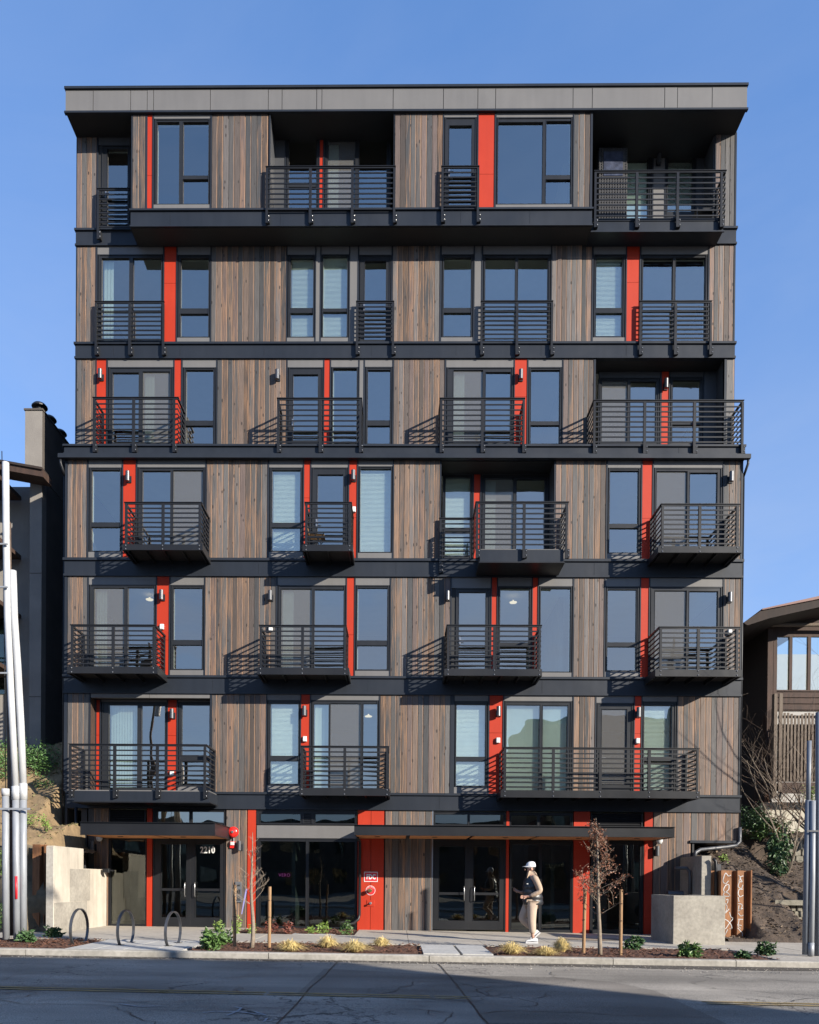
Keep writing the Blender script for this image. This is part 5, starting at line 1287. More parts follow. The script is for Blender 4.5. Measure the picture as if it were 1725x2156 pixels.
# ---- fire department connection
p = U(781.2, 1846.4, -.01); hw, hh = .19, .138
t = thing('fire_sign', 'red and white FDC sign on the red panel', 'sign', (p.x, -.008, p.z-hh))
part('sign_plate', MB().box(p.x-hw, p.x+hw, -.014, -.0065, p.z-hh, p.z+hh), SIGNR, t)
e = .017; part('sign_border', MB().box(p.x-hw, p.x+hw, -.018, -.0145, p.z+hh-e, p.z+hh).box(p.x-hw, p.x+hw, -.018, -.0145, p.z-hh, p.z-hh+e).box(p.x-hw, p.x-hw+e, -.018, -.0145, p.z-hh+e, p.z+hh-e).box(p.x+hw-e, p.x+hw, -.018, -.0145, p.z-hh+e, p.z+hh-e), SIGNW, t)
text_mb('FDC', .185, SIGNW, 'sign_letters', t, (p.x+.004, -.017, p.z-.005), sx=.70, bold=.008)
p = U(780.5, 1875, 0)
t = thing('fire_connection', 'brass fire hose connection with round ring plate', 'fire connection', (p.x, 0, p.z))
part('ring_plate', MB().lathe([(.135, 0), (.135, .008)], (p.x, -.0065, p.z), 'y', 32), SIGNR, t)
rg = MB(); k = 32
for i in range(k):
    a, b_ = 2*math.pi*i/k, 2*math.pi*(i+1)/k
    rg.quad((p.x+.122*math.cos(a), -.0165, p.z+.122*math.sin(a)), (p.x+.122*math.cos(b_), -.0165, p.z+.122*math.sin(b_)), (p.x+.133*math.cos(b_), -.0165, p.z+.133*math.sin(b_)), (p.x+.133*math.cos(a), -.0165, p.z+.133*math.sin(a)))
part('ring_edge', rg, SIGNW, t)
part('hose_coupling', MB().lathe([(.055, 0), (.055, .05), (.042, .055), (.042, .12), (.058, .125), (.058, .16), (.03, .165)], (p.x-.01, -.0155, p.z+.0), 'y', 16), BRASS, t)
part('hose_cap', MB().box(p.x-.075, p.x+.055, -.20, -.182, p.z-.015, p.z+.015), BRASS, t)
for i, (ch, an) in enumerate(zip('FIRE DEPT', [160, 143, 128, 113, 98, 83, 66, 47, 30])):
    if ch != ' ': 
        aa = math.radians(an); text_mb(ch, .04, SIGNW, 'ring_letter', t, (p.x+.098*math.cos(aa), -.0168, p.z+.098*math.sin(aa)), ext=.001)
p = U(780.5, 1902, 0)
t = thing('drain_valve', 'small steel valve on a square red plate', 'valve', (p.x, 0, p.z)); part('valve_plate', MB().bevbox(p.x-.105, p.x+.105, -.02, -.0065, p.z-.085, p.z+.085, .006), RED, t); part('valve_stem', MB().lathe([(.035, 0), (.035, .03), (.018, .035), (.018, .10), (.03, .102), (.03, .115)], (p.x, -.0205, p.z), 'y', 12), STEEL, t)
# ---- downpipe beside the panel
xx = UX(757.5, -.1, 1850)
t = thing('downpipe', 'black downpipe curving out at the foot of the red panel', 'downpipe', (xx, -.1, 0))
part('pipe', MB().tube([(xx-.02, -.9, U(757, 1762, -.9).z-.05), (xx, -.3, U(757, 1768, -.1).z-.05), (xx+.0, -.1, U(757, 1776, -.1).z), (xx, -.1, .42), (xx-.03, -.12, .3), (xx-.15, -.3, .2), (xx-.3, -.45, .16), (xx-.36, -.5, .1)], .042, 10), BLACKM, t, smooth=True)
DARKP = mat('dark_shaded_grey', (.075, .078, .085), .45, var=.12)  # dark pipe grey; shade over the gas pipes is part of the tone
# long pipe under the raised right bay
t = thing('drain_pipe', 'grey metal drain pipe running under the raised right bay', 'pipe', (8.4, 0, 2.4))
def P_(x, y, Y): return tuple(U(x, y, Y))
part('pipe', MB().tube([P_(1558, 1742, -.06), P_(1558, 1772, -.06), P_(1551, 1780, -.08), P_(1530, 1783.5, -.1), P_(1475, 1789, -.3), P_(1465, 1795, -.5), P_(1463, 1806, -.5)], .05, 10), DARKP, t, smooth=True)
t = thing('gas_riser', 'grey gas pipes rising behind the concrete box wall', 'pipe', (UX(1450, -2.2, 1850), -2.2, 0))
part('pipe', MB().tube([P_(1422, 1828, -.9), P_(1446, 1828, -.9), P_(1452, 1835, -.9), P_(1453, 1850, -.9), P_(1453, 1900, -.9)], .045, 10), DARKP, t, smooth=True)
part('meter', MB().tube([P_(1405, 1884, -.8), P_(1438, 1884, -.8)], .11, 14), DARKP, t, smooth=False)
part('meter_bell', MB().lathe([(.18, 0), (.20, .05), (.14, .12), (.05, .14)], P_(1400, 1923, -.9), 'y', 18), DARKP, t, smooth=True)
t = thing('electric_box', 'grey electrical box with black conduit beside the concrete pier', 'electrical box', (UX(1505, -1.3, 1830), -1.3, 1))
part('box_body', MB().bevbox(UX(1509, -1.2, 1830), UX(1519, -1.2, 1830), -1.2, -.9, UZ(1852, -1.2, 1510), UZ(1820, -1.2, 1510), .01), RACK, t)
part('conduit', MB().tube([P_(1502, 1808, -1.6), P_(1507, 1814, -1.6), P_(1508, 1830, -1.6), P_(1508, 1960, -1.6)], .04, 10), BLACKM, t, smooth=True)
# left pillar downpipe
t = thing('corner_downpipe', 'black downpipe bending behind the left concrete wall', 'downpipe', (-8.7, -.2, 0))
part('pipe', MB().tube([P_(160, 1700, -.15), P_(160, 1770, -.15), P_(164, 1785, -.3), P_(176, 1800, -.5), P_(178, 1815, -.5), P_(178, 1900, -.5)], .045, 10), BLACKM, t, smooth=True)

# ---- storage cabinet and chairs on the balconies
x0, x1 = UX(1257, 1.0, 350), UX(1319, 1.0, 350); z0, z1 = R7b['b']+.01, UZ(310, .85, 1285)
t = thing('wicker_cabinet', 'tall black quilted storage cabinet on the top right balcony', 'cabinet', ((x0+x1)/2, .95, z0))
part('cabinet_body', MB().bevbox(x0, x1, .86, 1.25, z0, z1, .03), WICK, t)
nx = 11; nzv = 34; wv = MB(); hh_ = (z1-z0)/nzv; ww = (x1-x0)/nx
wx0, wx1, wz0, wz1 = x0+.16, x1-.14, z1-.80, z1-.12
for j in range(nzv):
    for i in range(nx):
        cx, cz = x0+ww*(i+.5), z0+hh_*(j+.5)
        if wx0-.03 < cx < wx1+.03 and wz0-.03 < cz < wz1+.03: continue
        a, b_ = ww*.46, hh_*.46; n = len(wv.v); wv.v += [(cx-a, .858, cz), (cx, .858, cz-b_), (cx+a, .858, cz), (cx, .858, cz+b_), (cx, .835, cz)]; wv.f += [(n, n+1, n+4), (n+1, n+2, n+4), (n+2, n+3, n+4), (n+3, n, n+4)]
part('quilting', wv, WICK, t, kind='stuff')
PLW = mat('clear_plastic', (.07, .08, .12), .12, var=.4, scale=6., bump=.8, bscale=9.)
part('plastic_window', MB().box(wx0, wx1, .845, .8595, wz0, wz1), PLW, t)
def chair(x, Y, z, label, m):
    t = thing('folding_chair', label, 'chair', (x, Y, z))
    for i in range(5): part('seat_slat', MB().slab([(x-.2+.0, Y-.18+i*.08, z+.42), (x+.2, Y-.18+i*.08, z+.42), (x+.2, Y-.12+i*.08, z+.42), (x-.2, Y-.12+i*.08, z+.42)], .015), m, t)
    for i in range(3): part('back_slat', MB().box(x-.26-.02*i, x-.24-.02*i, Y-.18, Y+.2, z+.52+i*.1, z+.58+i*.1), m, t)
    for s in (-.19, .2): part('leg', MB().tube([(x-.3, Y+s, z+.8), (x+.2, Y+s, z)], .012, 6), BLACKM, t); part('leg', MB().tube([(x+.2, Y+s, z+.42), (x-.2, Y+s, z)], .012, 6), BLACKM, t)
zd = U(690, 1146, -.93).z
chair(UX(668, -.5, 1120), -.45, zd, 'light wooden folding chair on the narrow fourth-storey balcony', STAKE)
t = thing('lounge_chair', 'low dark chair on the top right balcony', 'chair', (8.0, .6, R7b['b'])); cx = UX(1480, .6, 450); zc = R7b['b']
part('seat', MB().bevbox(cx-.25, cx+.25, .4, .85, zc+.3, zc+.36, .02), BLACKM, t); part('backrest', MB().bevbox(cx+.2, cx+.26, .4, .85, zc+.36, zc+.85, .01), BLACKM, t)
for a in (-.22, .22):
    for b_ in (.43, .82): part('leg', MB().box(cx+a-.015, cx+a+.015, b_-.015, b_+.015, zc, zc+.299), BLACKM, t)

# ---- neon sign in the shop window
NEON = bpy.data.materials.new('neon_pink'); NEON.use_nodes = True; NEON.node_tree.nodes['Principled BSDF'].inputs['Emission Color'].default_value = (.45, .02, .30, 1); NEON.node_tree.nodes['Principled BSDF'].inputs['Emission Strength'].default_value = .3
p = U(599, 1843, 1.6)
t = thing('neon_sign', 'faint pink neon sign glowing inside the storefront window', 'neon sign', tuple(p))
text_mb('VERO', .13, NEON, 'neon_letters', t, tuple(p), sx=1.0)
part('neon_board', MB().box(p.x-.45, p.x+.45, 1.64, 1.66, p.z-.14, p.z+.14), INTD, t)

# ---- bike racks
for i, (fx, fy, bx_, by_, ty) in enumerate(((153, 1989.5, 180, 1983.5, 1914), (252, 1991, 277, 1984.8, 1917), (352.5, 1993, 376, 1986, 1920))):
    f_, b_ = G(fx, fy), G(bx_, by_); c = (f_+b_)/2; ln = (b_-f_); L_ = ln.length; d = Vector((ln.x, ln.y, 0)).normalized(); nrm = Vector((-d.y, d.x, 0))
    zc0 = gz(c.x); H = U((fx+bx_)/2, ty, c.y).z-zc0
    t = thing('bike_rack', ['leftmost', 'middle', 'rightmost'][i]+' of the three grey hoop bike racks', 'bike rack', (c.x, c.y, zc0), 'hoop bike racks on the paved strip')
    a = L_*.5*1.35; ctr = H*.42; mb = MB(); n = 40; prof = []
    pts = []
    for k in range(n+1):
        th = -math.pi*.40+ (2*math.pi-math.pi*.2)*k/n + 0
        th = -math.radians(46)+math.radians(272)*k/n
        pts.append((a*math.cos(th), ctr+(H-ctr)*math.sin(th)))
    pts = [(pts[0][0]*.98, -.02)]+pts+[(pts[-1][0]*.98, -.02)]
    pts = [p_ for p_ in pts if p_[1] > -.03]
    tw, td = .026, .012
    for k, (s_, z_) in enumerate(pts):
        q = pts[min(k+1, len(pts)-1)]; r0 = pts[max(k-1, 0)]; tx, tz = q[0]-r0[0], q[1]-r0[1]; l_ = math.hypot(tx, tz); nx_, nz_ = tz/l_, -tx/l_
        for (o1, o2) in ((-td, -tw), (td, -tw), (td, tw), (-td, tw)):
            v = c+d*(s_+nx_*o1)+nrm*o2; mb.v.append((v.x, v.y, zc0+z_+nz_*o1))
    for k in range(len(pts)-1):
        for j in range(4): q = 4*k; mb.f.append((q+j, q+(j+1) % 4, q+4+(j+1) % 4, q+4+j))
    part('hoop', mb, RACK, t)
    for s_ in (-1, 1):
        v = c+d*(s_*abs(pts[0][0])); part('foot_plate', MB().box(v.x-.07, v.x+.07, v.y-.07, v.y+.07, zc0+.007, zc0+.014), RACK, t)

# ---- conduit poles
def pole(label, segs, cat='conduit pole', grp=None, extra=None):
    """segs: (material, radius_px, [(px,py)...], Y, partname)"""
    Y = segs[0][3]; q = U(segs[0][2][0][0], segs[0][2][0][1], Y)
    t = thing('conduit_pole', label, cat, (q.x, Y, gz(q.x)), grp)
    for m, r, pts, Yk, nm in segs:
        part(nm, MB().tube([U(a, b_, Yk) for a, b_ in pts], r*(Yk-CAMP.y)/FPX, 14), m, t, smooth=True)
    return t
gp_ = 'conduit poles at the left kerb'
YP = -5.7
GV = [(GALV, 7, [(13, 1978), (12, 1820), (12, 1672)], YP, 'steel_conduit'), (PVC, 8.2, [(12, 1676), (12, 1661)], YP, 'pvc_cap'), (BLACKM, .9, [(12, 1661), (10, 1400), (6, 1100), (4, 950)], YP, 'cable')]
pole('leftmost galvanised conduit pole ending in a white cap', GV, grp=gp_)
pole('middle conduit pole continuing as the tallest white tube', [(GALV, 7.2, [(36, 1985), (34.5, 1820), (33.5, 1682)], YP, 'steel_conduit'), (PVC, 8.2, [(33.5, 1684), (33, 1656)], YP, 'coupling'), (PVC, 6.8, [(33, 1660), (24, 1480), (16, 1300), (13, 1130), (12, 974)], YP, 'white_tube'), (SIGNR, 2.6, [(34.0, 1845), (34.4, 1893)], YP-.062, 'red_label')], grp=gp_)
pole('right conduit pole with a white tube leaning left and a blue sticker', [(GALV, 7.2, [(49, 1978), (49, 1820), (49, 1682)], YP+.05, 'steel_conduit'), (PVC, 8.2, [(49, 1684), (49, 1650)], YP+.05, 'coupling'), (PVC, 7.2, [(49, 1655), (44, 1530), (37, 1400), (30, 1300), (27, 1202)], YP+.05, 'white_tube')], grp=gp_)
pole('weathered grey pole in shade behind the three conduits', [(BARKD, 6.5, [(24, 1970), (23, 1700), (20, 1400), (16, 1100)], YP+.4, 'timber_pole')], grp=gp_)
z = U(30, 1703, YP-.12)
t = thing('strut_bracket', 'steel strut bracket clamping the left conduit poles together', 'bracket', tuple(z)); part('strut', MB().box(U(-6, 1703, YP-.1).x, U(63, 1703, YP-.1).x, YP-.11, YP-.085, z.z-.02, z.z+.02), GALV, t)
for (a, b_) in ((1150, 0), (1240, 0), (1420, 1)): 
    z = U(10, a, YP); part('strut', MB().box(U(-6, a, YP).x, U(22, a, YP).x, YP-.12, YP-.09, z.z-.015, z.z+.015), GALV, t)
YP2 = -6.15
gr = 'conduit poles at the right kerb'
POLEG = mat('blue_grey_shade', (.20, .225, .27), .5, var=.08)  # conduit in shade, the bluish shade tone put into its colour
pole('blue grey conduit pole tapering to a point, left of the pair at the right kerb', [(POLEG, 5.6, [(1695.5, 2010), (1699, 1800), (1702, 1685)], YP2, 'steel_conduit'), (POLEG, 4.4, [(1702, 1700), (1704.5, 1560)], YP2, 'tube')], grp=gr).children[0]
pole('pale galvanised conduit pole with open top at the right kerb', [(GALV, 5.4, [(1708, 2013), (1711, 1850), (1712, 1686)], YP2-.05, 'steel_conduit'), (GALV, 6.2, [(1707.8, 2013), (1708.3, 1985)], YP2-.05, 'coupling')], grp=gr)
pole('rightmost blue grey conduit pole cut by the picture edge', [(POLEG, 6.5, [(1722, 2012), (1724, 1700), (1725, 1500)], YP2+.1, 'steel_conduit')], grp=gr)
z = U(1705, 1750, YP2-.12); t = thing('pole_clamp', 'grey clamp strap round the right hand conduit poles', 'clamp', tuple(z)); part('strap', MB().box(U(1692, 1750, YP2).x, U(1720, 1750, YP2).x, YP2-.14, YP2-.12, z.z-.015, z.z+.015), RACK, t)
# utility poles across the street, mirrored in the windows
for i, (x, y, h) in enumerate(((-14.5, -23.2, 15), (15.5, -23.0, 15))):
    t = thing('utility_pole', ['left', 'right'][i]+' wooden utility pole with crossarms across the street', 'utility pole', (x, y, 0))
    part('mast', MB().tube([(x, y, -.2), (x, y, h)], [.17, .11], 10), BARKD, t, smooth=True)
    for z in (h-.8, h-2.2): part('crossarm', MB().box(x-1.3, x+1.3, y-.06, y+.06, z-.06, z+.06), BARKD, t)
    part('transformer', MB().lathe([(.25, 0), (.25, .8)], (x+.4, y, h-4), 'z', 14), GALV, t)

# ---- stakes
for px, yt, yb, lab in ((494, 1863, 1996, 'pine stake left of the bare sapling, darker at its top'), (567, 1867, 1998, 'pine stake right of the bare sapling'), (1229, 1871, 2009, 'pine stake left of the brown-leaved sapling'), (1307, 1873, 2013, 'pine stake right of the brown-leaved sapling')):
    g = G(px, yb-2); zt_ = U(px, yt, g.y).z; z0 = gz(g.x)-.05
    t = thing('tree_stake', lab, 'stake', (g.x, g.y, z0), 'tree stakes in the planting strip')
    part('stake_post', MB().tube([(g.x, g.y, z0), (g.x+random.uniform(-.02, .02), g.y, zt_)], .034, 10), STAKE, t, smooth=False)
    for dz in (.62, .95): part('tie', MB().tube([(g.x-.036, g.y, dz), (g.x, g.y-.04, dz+.01), (g.x+.036, g.y, dz)], .008, 6), BLACKM, t)

# ---- trees and plants
def branch(mb, p, d, L_, r, lv, tips, nseg=5, up=.12, wig=.18, split=.5, amax=.9):
    pts = [p.copy()]; rad = [r]
    for i in range(nseg):
        d = (d+Vector((random.gauss(0, wig), random.gauss(0, wig), random.gauss(0, wig)+up))).normalized()
        p = p+d*(L_/nseg); pts.append(p.copy()); rad.append(max(.0025, r*(1-(i+1)/nseg*.75)))
        if lv > 0 and i >= 1 and random.random() < split+.2*lv:
            a = random.uniform(0, 6.28); side = Vector((math.cos(a), math.sin(a), random.uniform(.0, .7))).normalized()
            branch(mb, p, (d*.6+side*amax).normalized(), L_*random.uniform(.35, .6), rad[-1]*.6, lv-1, tips, 4, up, wig, split, amax)
        tips.append((p.copy(), lv))
    mb.tube(pts, rad, 5 if r > .01 else 3, cap=False)
def leafquad(mb, c, s, asp=.45, droop=0.):
    a = Vector((random.gauss(0, 1), random.gauss(0, 1), random.gauss(0, .6)-droop)).normalized(); b_ = a.cross(Vector((random.gauss(0, 1), random.gauss(0, 1), random.gauss(0, 1)))).normalized()
    n = len(mb.v); t_ = a.cross(b_)*s*.12
    mb.v += [tuple(c), tuple(c+a*s*.5+b_*s*asp*.5), tuple(c+a*s), tuple(c+a*s*.5-b_*s*asp*.5), tuple(c+a*s*.5-t_)]
    mb.f += [(n, n+1, n+2, n+4), (n, n+4, n+2, n+3)]
def sapling(px, py, ptop, label, nb, leaves, crook, lean=0, spread=.55, zlow=.75):
    g = G(px, py); z0 = gz(g.x)-.03; H = U(px, ptop, g.y).z-z0
    t = thing('young_tree', label, 'tree', (g.x, g.y, z0)); mb = MB(); pts = []; rad = []
    for i in range(11):
        f = i/10; x = g.x+lean*f+crook*math.sin(f*9)*(1-f)*.6; pts.append(Vector((x, g.y+.03*math.sin(f*7), z0+H*f))); rad.append(.042*(1-f)**.8+.004)
    mb.tube(pts, rad, 8); part('trunk', mb, BARK, t, smooth=True)
    br = MB(); tips = []
    for i in range(nb):
        f = random.uniform(zlow/H, .93); k = min(9, int(f*10)); p = pts[k].lerp(pts[k+1], f*10-k)
        a = random.uniform(0, 6.28); L_ = H*.30*(1.15-f)*random.uniform(.7, 1.3)*spread/.55
        branch(br, p, Vector((math.cos(a), math.sin(a), .55)).normalized(), L_, .0075*(1.2-f), 2, tips, 5, .05, .075, .42, .75)
    part('branches', br, BARK, t, kind='stuff')
    if leaves:
        lf = MB()
        for i in range(leaves):
            p, lv = random.choice(tips); c = p+Vector((random.gauss(0, .03), random.gauss(0, .03), random.gauss(0, .03))); leafquad(lf, c, random.uniform(.025, .055), .6)
        part('leaves', lf, BROWNL, t, kind='stuff')
    return t
random.seed(5)
sapling(530, 1998, 1752, 'leafless young tree between two stakes in front of the second red strip', 26, 0, .05, -.0, .36, .8)
random.seed(8)
sapling(1264, 2012, 1722, 'young tree with withered brown leaves between two stakes', 46, 1900, .02, -.1, .38, .75)
# ties ribbon
g = G(525, 1990); zz = U(516, 1905, g.y)
t = thing('ribbon', 'pale violet ribbon hanging from the bare sapling stake', 'ribbon', tuple(zz)); VIO = mat('violet_ribbon', (.40, .38, .75), .5, var=.05)
part('strip', MB().quad(U(508, 1925, g.y), U(510, 1925, g.y), U(521, 1872, g.y-.05), U(517.5, 1872, g.y-.05)), VIO, t)
zz = U(1266, 1885, -6.3)
# tree off to the right whose shadow falls on the facade, and the brush in the gap
def shrubtree(name, label, base, H, nst, m, leaves=0, lm=None, lean=(0, 0), spread=.35, r=.03, lv=2, ls=.05, cat='shrub', seed=1, split=.5):
    random.seed(seed); t = thing(name, label, cat, base); br = MB(); tips = []
    for i in range(nst):
        a = random.uniform(0, 6.28); d = Vector((math.cos(a)*spread+lean[0], math.sin(a)*spread+lean[1], 1)).normalized()
        branch(br, Vector(base)+Vector((math.cos(a)*.06, math.sin(a)*.06, 0)), d, H*random.uniform(.7, 1.05), r, lv, tips, 8, .05, .13, split, .8)
    part('branches', br, m, t, kind='stuff')
    if leaves:
        lf = MB()
        for i in range(leaves):
            p, l_ = random.choice(tips); leafquad(lf, p+Vector((random.gauss(0, .06), random.gauss(0, .06), random.gauss(0, .06))), random.uniform(.6, 1.3)*ls)
        part('leaves', lf, lm, t, kind='stuff')
    return t
shrubtree('bare_tree', 'bare street tree beyond the right end of the building', (14.3, -3.6, 0), 6.2, 2, BARKD, r=.10, lv=3, spread=.22, cat='tree', seed=14, split=.55)
b_ = U(1655, 1850, .9); shrubtree('bare_shrub', 'tall leafless many-stemmed shrub on the right slope', (b_.x, .9, b_.z), 4.0, 6, BARK, r=.03, lv=2, lean=(.0, -.1), spread=.24, seed=4)
b_ = U(1700, 1640, 1.3); shrubtree('bare_shrub', 'tangled bare twigs spreading in front of the slatted deck', (b_.x+.5, 1.4, 2.6), 3.6, 6, BARKD, r=.032, lv=3, lean=(-.5, 0), spread=.5, seed=9)
b_ = U(1640, 1740, 1.2); shrubtree('dry_stalk_plant', 'brown dry stalks at the foot of the timber house', (b_.x, 1.5, b_.z-.2), 1.2, 5, BROWNL, 60, BROWNL, spread=.15, r=.012, lv=1, seed=3)
def clump(name, label, c, rx, ry, rz_, n, ls, m, cat='shrub', seed=0, asp=.45, grp=None, stems=0, droop=0, shell_=.5):
    random.seed(seed); t = thing(name, label, cat, (c[0], c[1], c[2]), grp); mb = MB(); nl = max(3, int(n/60))
    lobes = [(Vector((random.uniform(-.6, .6)*rx, random.uniform(-.6, .6)*ry, random.uniform(.2, .75)*rz_)), random.uniform(.35, .6)) for _ in range(nl)]
    for i in range(n):
        o, s = random.choice(lobes); v = Vector((random.gauss(0, 1), random.gauss(0, 1), random.gauss(0, 1))).normalized()*random.uniform(shell_, 1)
        p = Vector(c)+o+Vector((v.x*rx*s, v.y*ry*s, v.z*rz_*s))
        if p.z < c[2]+.01: p.z = c[2]+random.uniform(.01, .05)
        leafquad(mb, p, ls*random.uniform(.6, 1.3), asp, droop)
    part('leaves', mb, m, t)
    st = MB()
    for i in range(max(4, stems)):
        o, s = random.choice(lobes); st.tube([Vector(c), Vector(c)+o*.5+Vector((random.gauss(0, .02), random.gauss(0, .02), 0)), Vector(c)+o*1.1], [.008, .006, .003], 4, False)
    part('stems', st, BARKD, t); return t
def gclump(px, py, w_, h_, n, ls, m, label, seed, **k):
    g = G(px, py); s = (g.y-CAMP.y)/FPX; return clump('leafy_shrub', label, (g.x, g.y, gz(g.x)-.01), w_*s/2, w_*s/2*.7, h_*s, n, ls, m, seed=seed, grp='evergreen shrubs along the street', **k)
gclump(62, 1985, 40, 22, 260, .10, LEAFD, 'dark leafy shrub at the foot of the left conduit poles', 1)
gclump(108, 1974, 42, 22, 280, .10, LEAFD, 'low leafy shrub right of the left conduit poles', 2)
gclump(446, 2000, 56, 38, 420, .12, LEAF, 'large leafy shrub left of the bare sapling, nearest the kerb', 3)
gclump(475, 1988, 36, 30, 240, .11, LEAF, 'leafy shrub just behind and right of the largest one', 4)
gclump(1336, 1999, 44, 24, 300, .11, LEAFD, 'round leafy shrub right of the brown-leaved sapling', 5)
gclump(1455, 2016, 50, 30, 330, .12, LEAF, 'leafy shrub in front of the concrete box wall', 6)
gclump(1568, 2018, 40, 18, 220, .10, LEAFD, 'low dark leafy shrub second from the right in the strip', 7)
gclump(1619, 2012, 46, 28, 320, .11, LEAFD, 'leafy shrub at the far right end of the planting strip', 8)
random.seed(3)
for i, (px, py, w_, h_, m, lab) in enumerate(((455, 1962, 26, 36, LEAFB, 'spiky yellow green plant beside the entrance corner'), (497, 1966, 24, 34, LEAFB, 'bright green plant left of the second red strip'), (530, 1965, 22, 20, LEAFB, 'yellow green tuft at the foot of the second red strip'), (575, 1966, 34, 30, REDL, 'reddish shrub under the left storefront pane'), (612, 1966, 36, 22, REDL, 'low reddish shrub under the storefront middle'),
      (660, 1966, 26, 22, LEAFB, 'small lime green plant under the storefront'), (683, 1966, 24, 24, LEAFB, 'yellow green plant in the middle of the storefront bed'), (735, 1968, 32, 36, LEAF, 'green plant beside the downpipe foot'))):
    g = G(px, py); s = (g.y-CAMP.y)/FPX; clump('bed_plant', lab, (g.x, g.y, gz(g.x)), w_*s/2, .16, h_*s, 150, .09, m, seed=40+i, asp=.3, grp='small plants in the storefront bed', cat='plant')
def tuft(px, py, w_, h_, label, seed, n=620):
    random.seed(seed); g = G(px, py); s = (g.y-CAMP.y)/FPX; R_ = w_*s*.75; H = h_*s*1.1; mb = MB(); c = Vector((g.x, g.y, gz(g.x)-.01))
    for i in range(n):
        a = random.uniform(0, 6.28); rr = R_*random.uniform(.1, 1.1); h = H*random.uniform(.6, 1.05)*(1.05-.35*rr/R_); b0 = c+Vector((math.cos(a)*.07*random.random(), math.sin(a)*.07*random.random(), 0))
        tip = c+Vector((math.cos(a)*rr, math.sin(a)*rr*.8, h*random.uniform(.1, .75))); mid = (b0*.45+tip*.55)+Vector((0, 0, h*.42)); sd_ = Vector((-math.sin(a), math.cos(a), 0))*.0035
        n0 = len(mb.v); mb.v += [tuple(b0-sd_), tuple(b0+sd_), tuple(mid+sd_), tuple(mid-sd_), tuple(tip)]; mb.f += [(n0, n0+1, n0+2, n0+3), (n0+3, n0+2, n0+4)]
    t = thing('grass_tuft', label, 'grass tuft', tuple(c), 'straw-coloured grass tufts'); part('blades', mb, STRAW, t, kind='stuff')
for a in ((612, 2003, 66, 32, 'leftmost straw-coloured grass tuft, front row'), (690, 1996, 48, 34, 'straw-coloured grass tuft second from the left, back row'), (748, 2005, 70, 34, 'widest straw-coloured grass tuft left of the pavers'), (803, 1994, 42, 28, 'small straw-coloured grass tuft nearest the left paver'),
          (1078, 2010, 62, 36, 'straw-coloured grass tuft below the walking person'), (1150, 2012, 58, 26, 'low straw-coloured grass tuft between two others'), (1183, 2004, 42, 38, 'straw-coloured grass tuft nearest the brown-leaved sapling')): tuft(*a, seed=int(a[0]))
# shrubs on the banks
def ymc(px, py, Y): q = U(px, py, Y); return (q.x, Y, q.z)
for i, (px, py, Y, rx, rz_, n, ls, m, lab) in enumerate(((75, 1640, .9, .75, 1.0, 2200, .07, JUN, 'bright green juniper on the left bank behind the conduits'), (15, 1640, .6, .7, 1.1, 1500, .07, JUN, 'green juniper at the left picture edge'), (118, 1640, 1.6, .5, .7, 900, .07, LEAFD, 'dark shrub in the shade beside the building corner'), (98, 1672, .4, .45, .5, 600, .06, LEAF, 'small loose shrub below the junipers'), (95, 1750, -1.9, .2, .35, 130, .07, LEAFB, 'yellow green weed on the clay bank'), (60, 1738, -1.6, .25, .35, 150, .06, LEAFB, 'tuft of weeds on the clay bank near the conduits'),
      (8, 1840, -3.0, .3, .6, 300, .07, LEAFB, 'yellow green leaves beside the leftmost conduit pole'), (15, 1955, -3.3, .3, .7, 260, .09, LEAF, 'green leaves low behind the left conduits'),
      (1580, 1755, 1.8, .55, .75, 900, .10, LEAFD, 'dark green shrub right of the building corner'), (1618, 1765, 1.9, .7, .6, 1100, .11, LEAF, 'broad green shrub under the timber house'), (1645, 1842, .8, .42, 1.15, 700, .15, LEAFD, 'drooping large-leaved shrub in front of the stone blocks'), (1520, 1825, .3, .18, .38, 170, .09, LEAFB, 'small bright green plant under the raised bay'), (1712, 1690, 1.6, .35, .6, 300, .08, LEAFB, 'yellow green foliage behind the right conduit poles'))):
    clump('bank_shrub', lab, ymc(px, py, Y), rx, rx*.8, rz_, n, ls, m, seed=70+i, grp='shrubs on the banks', droop=1. if 'drooping' in lab else 0)

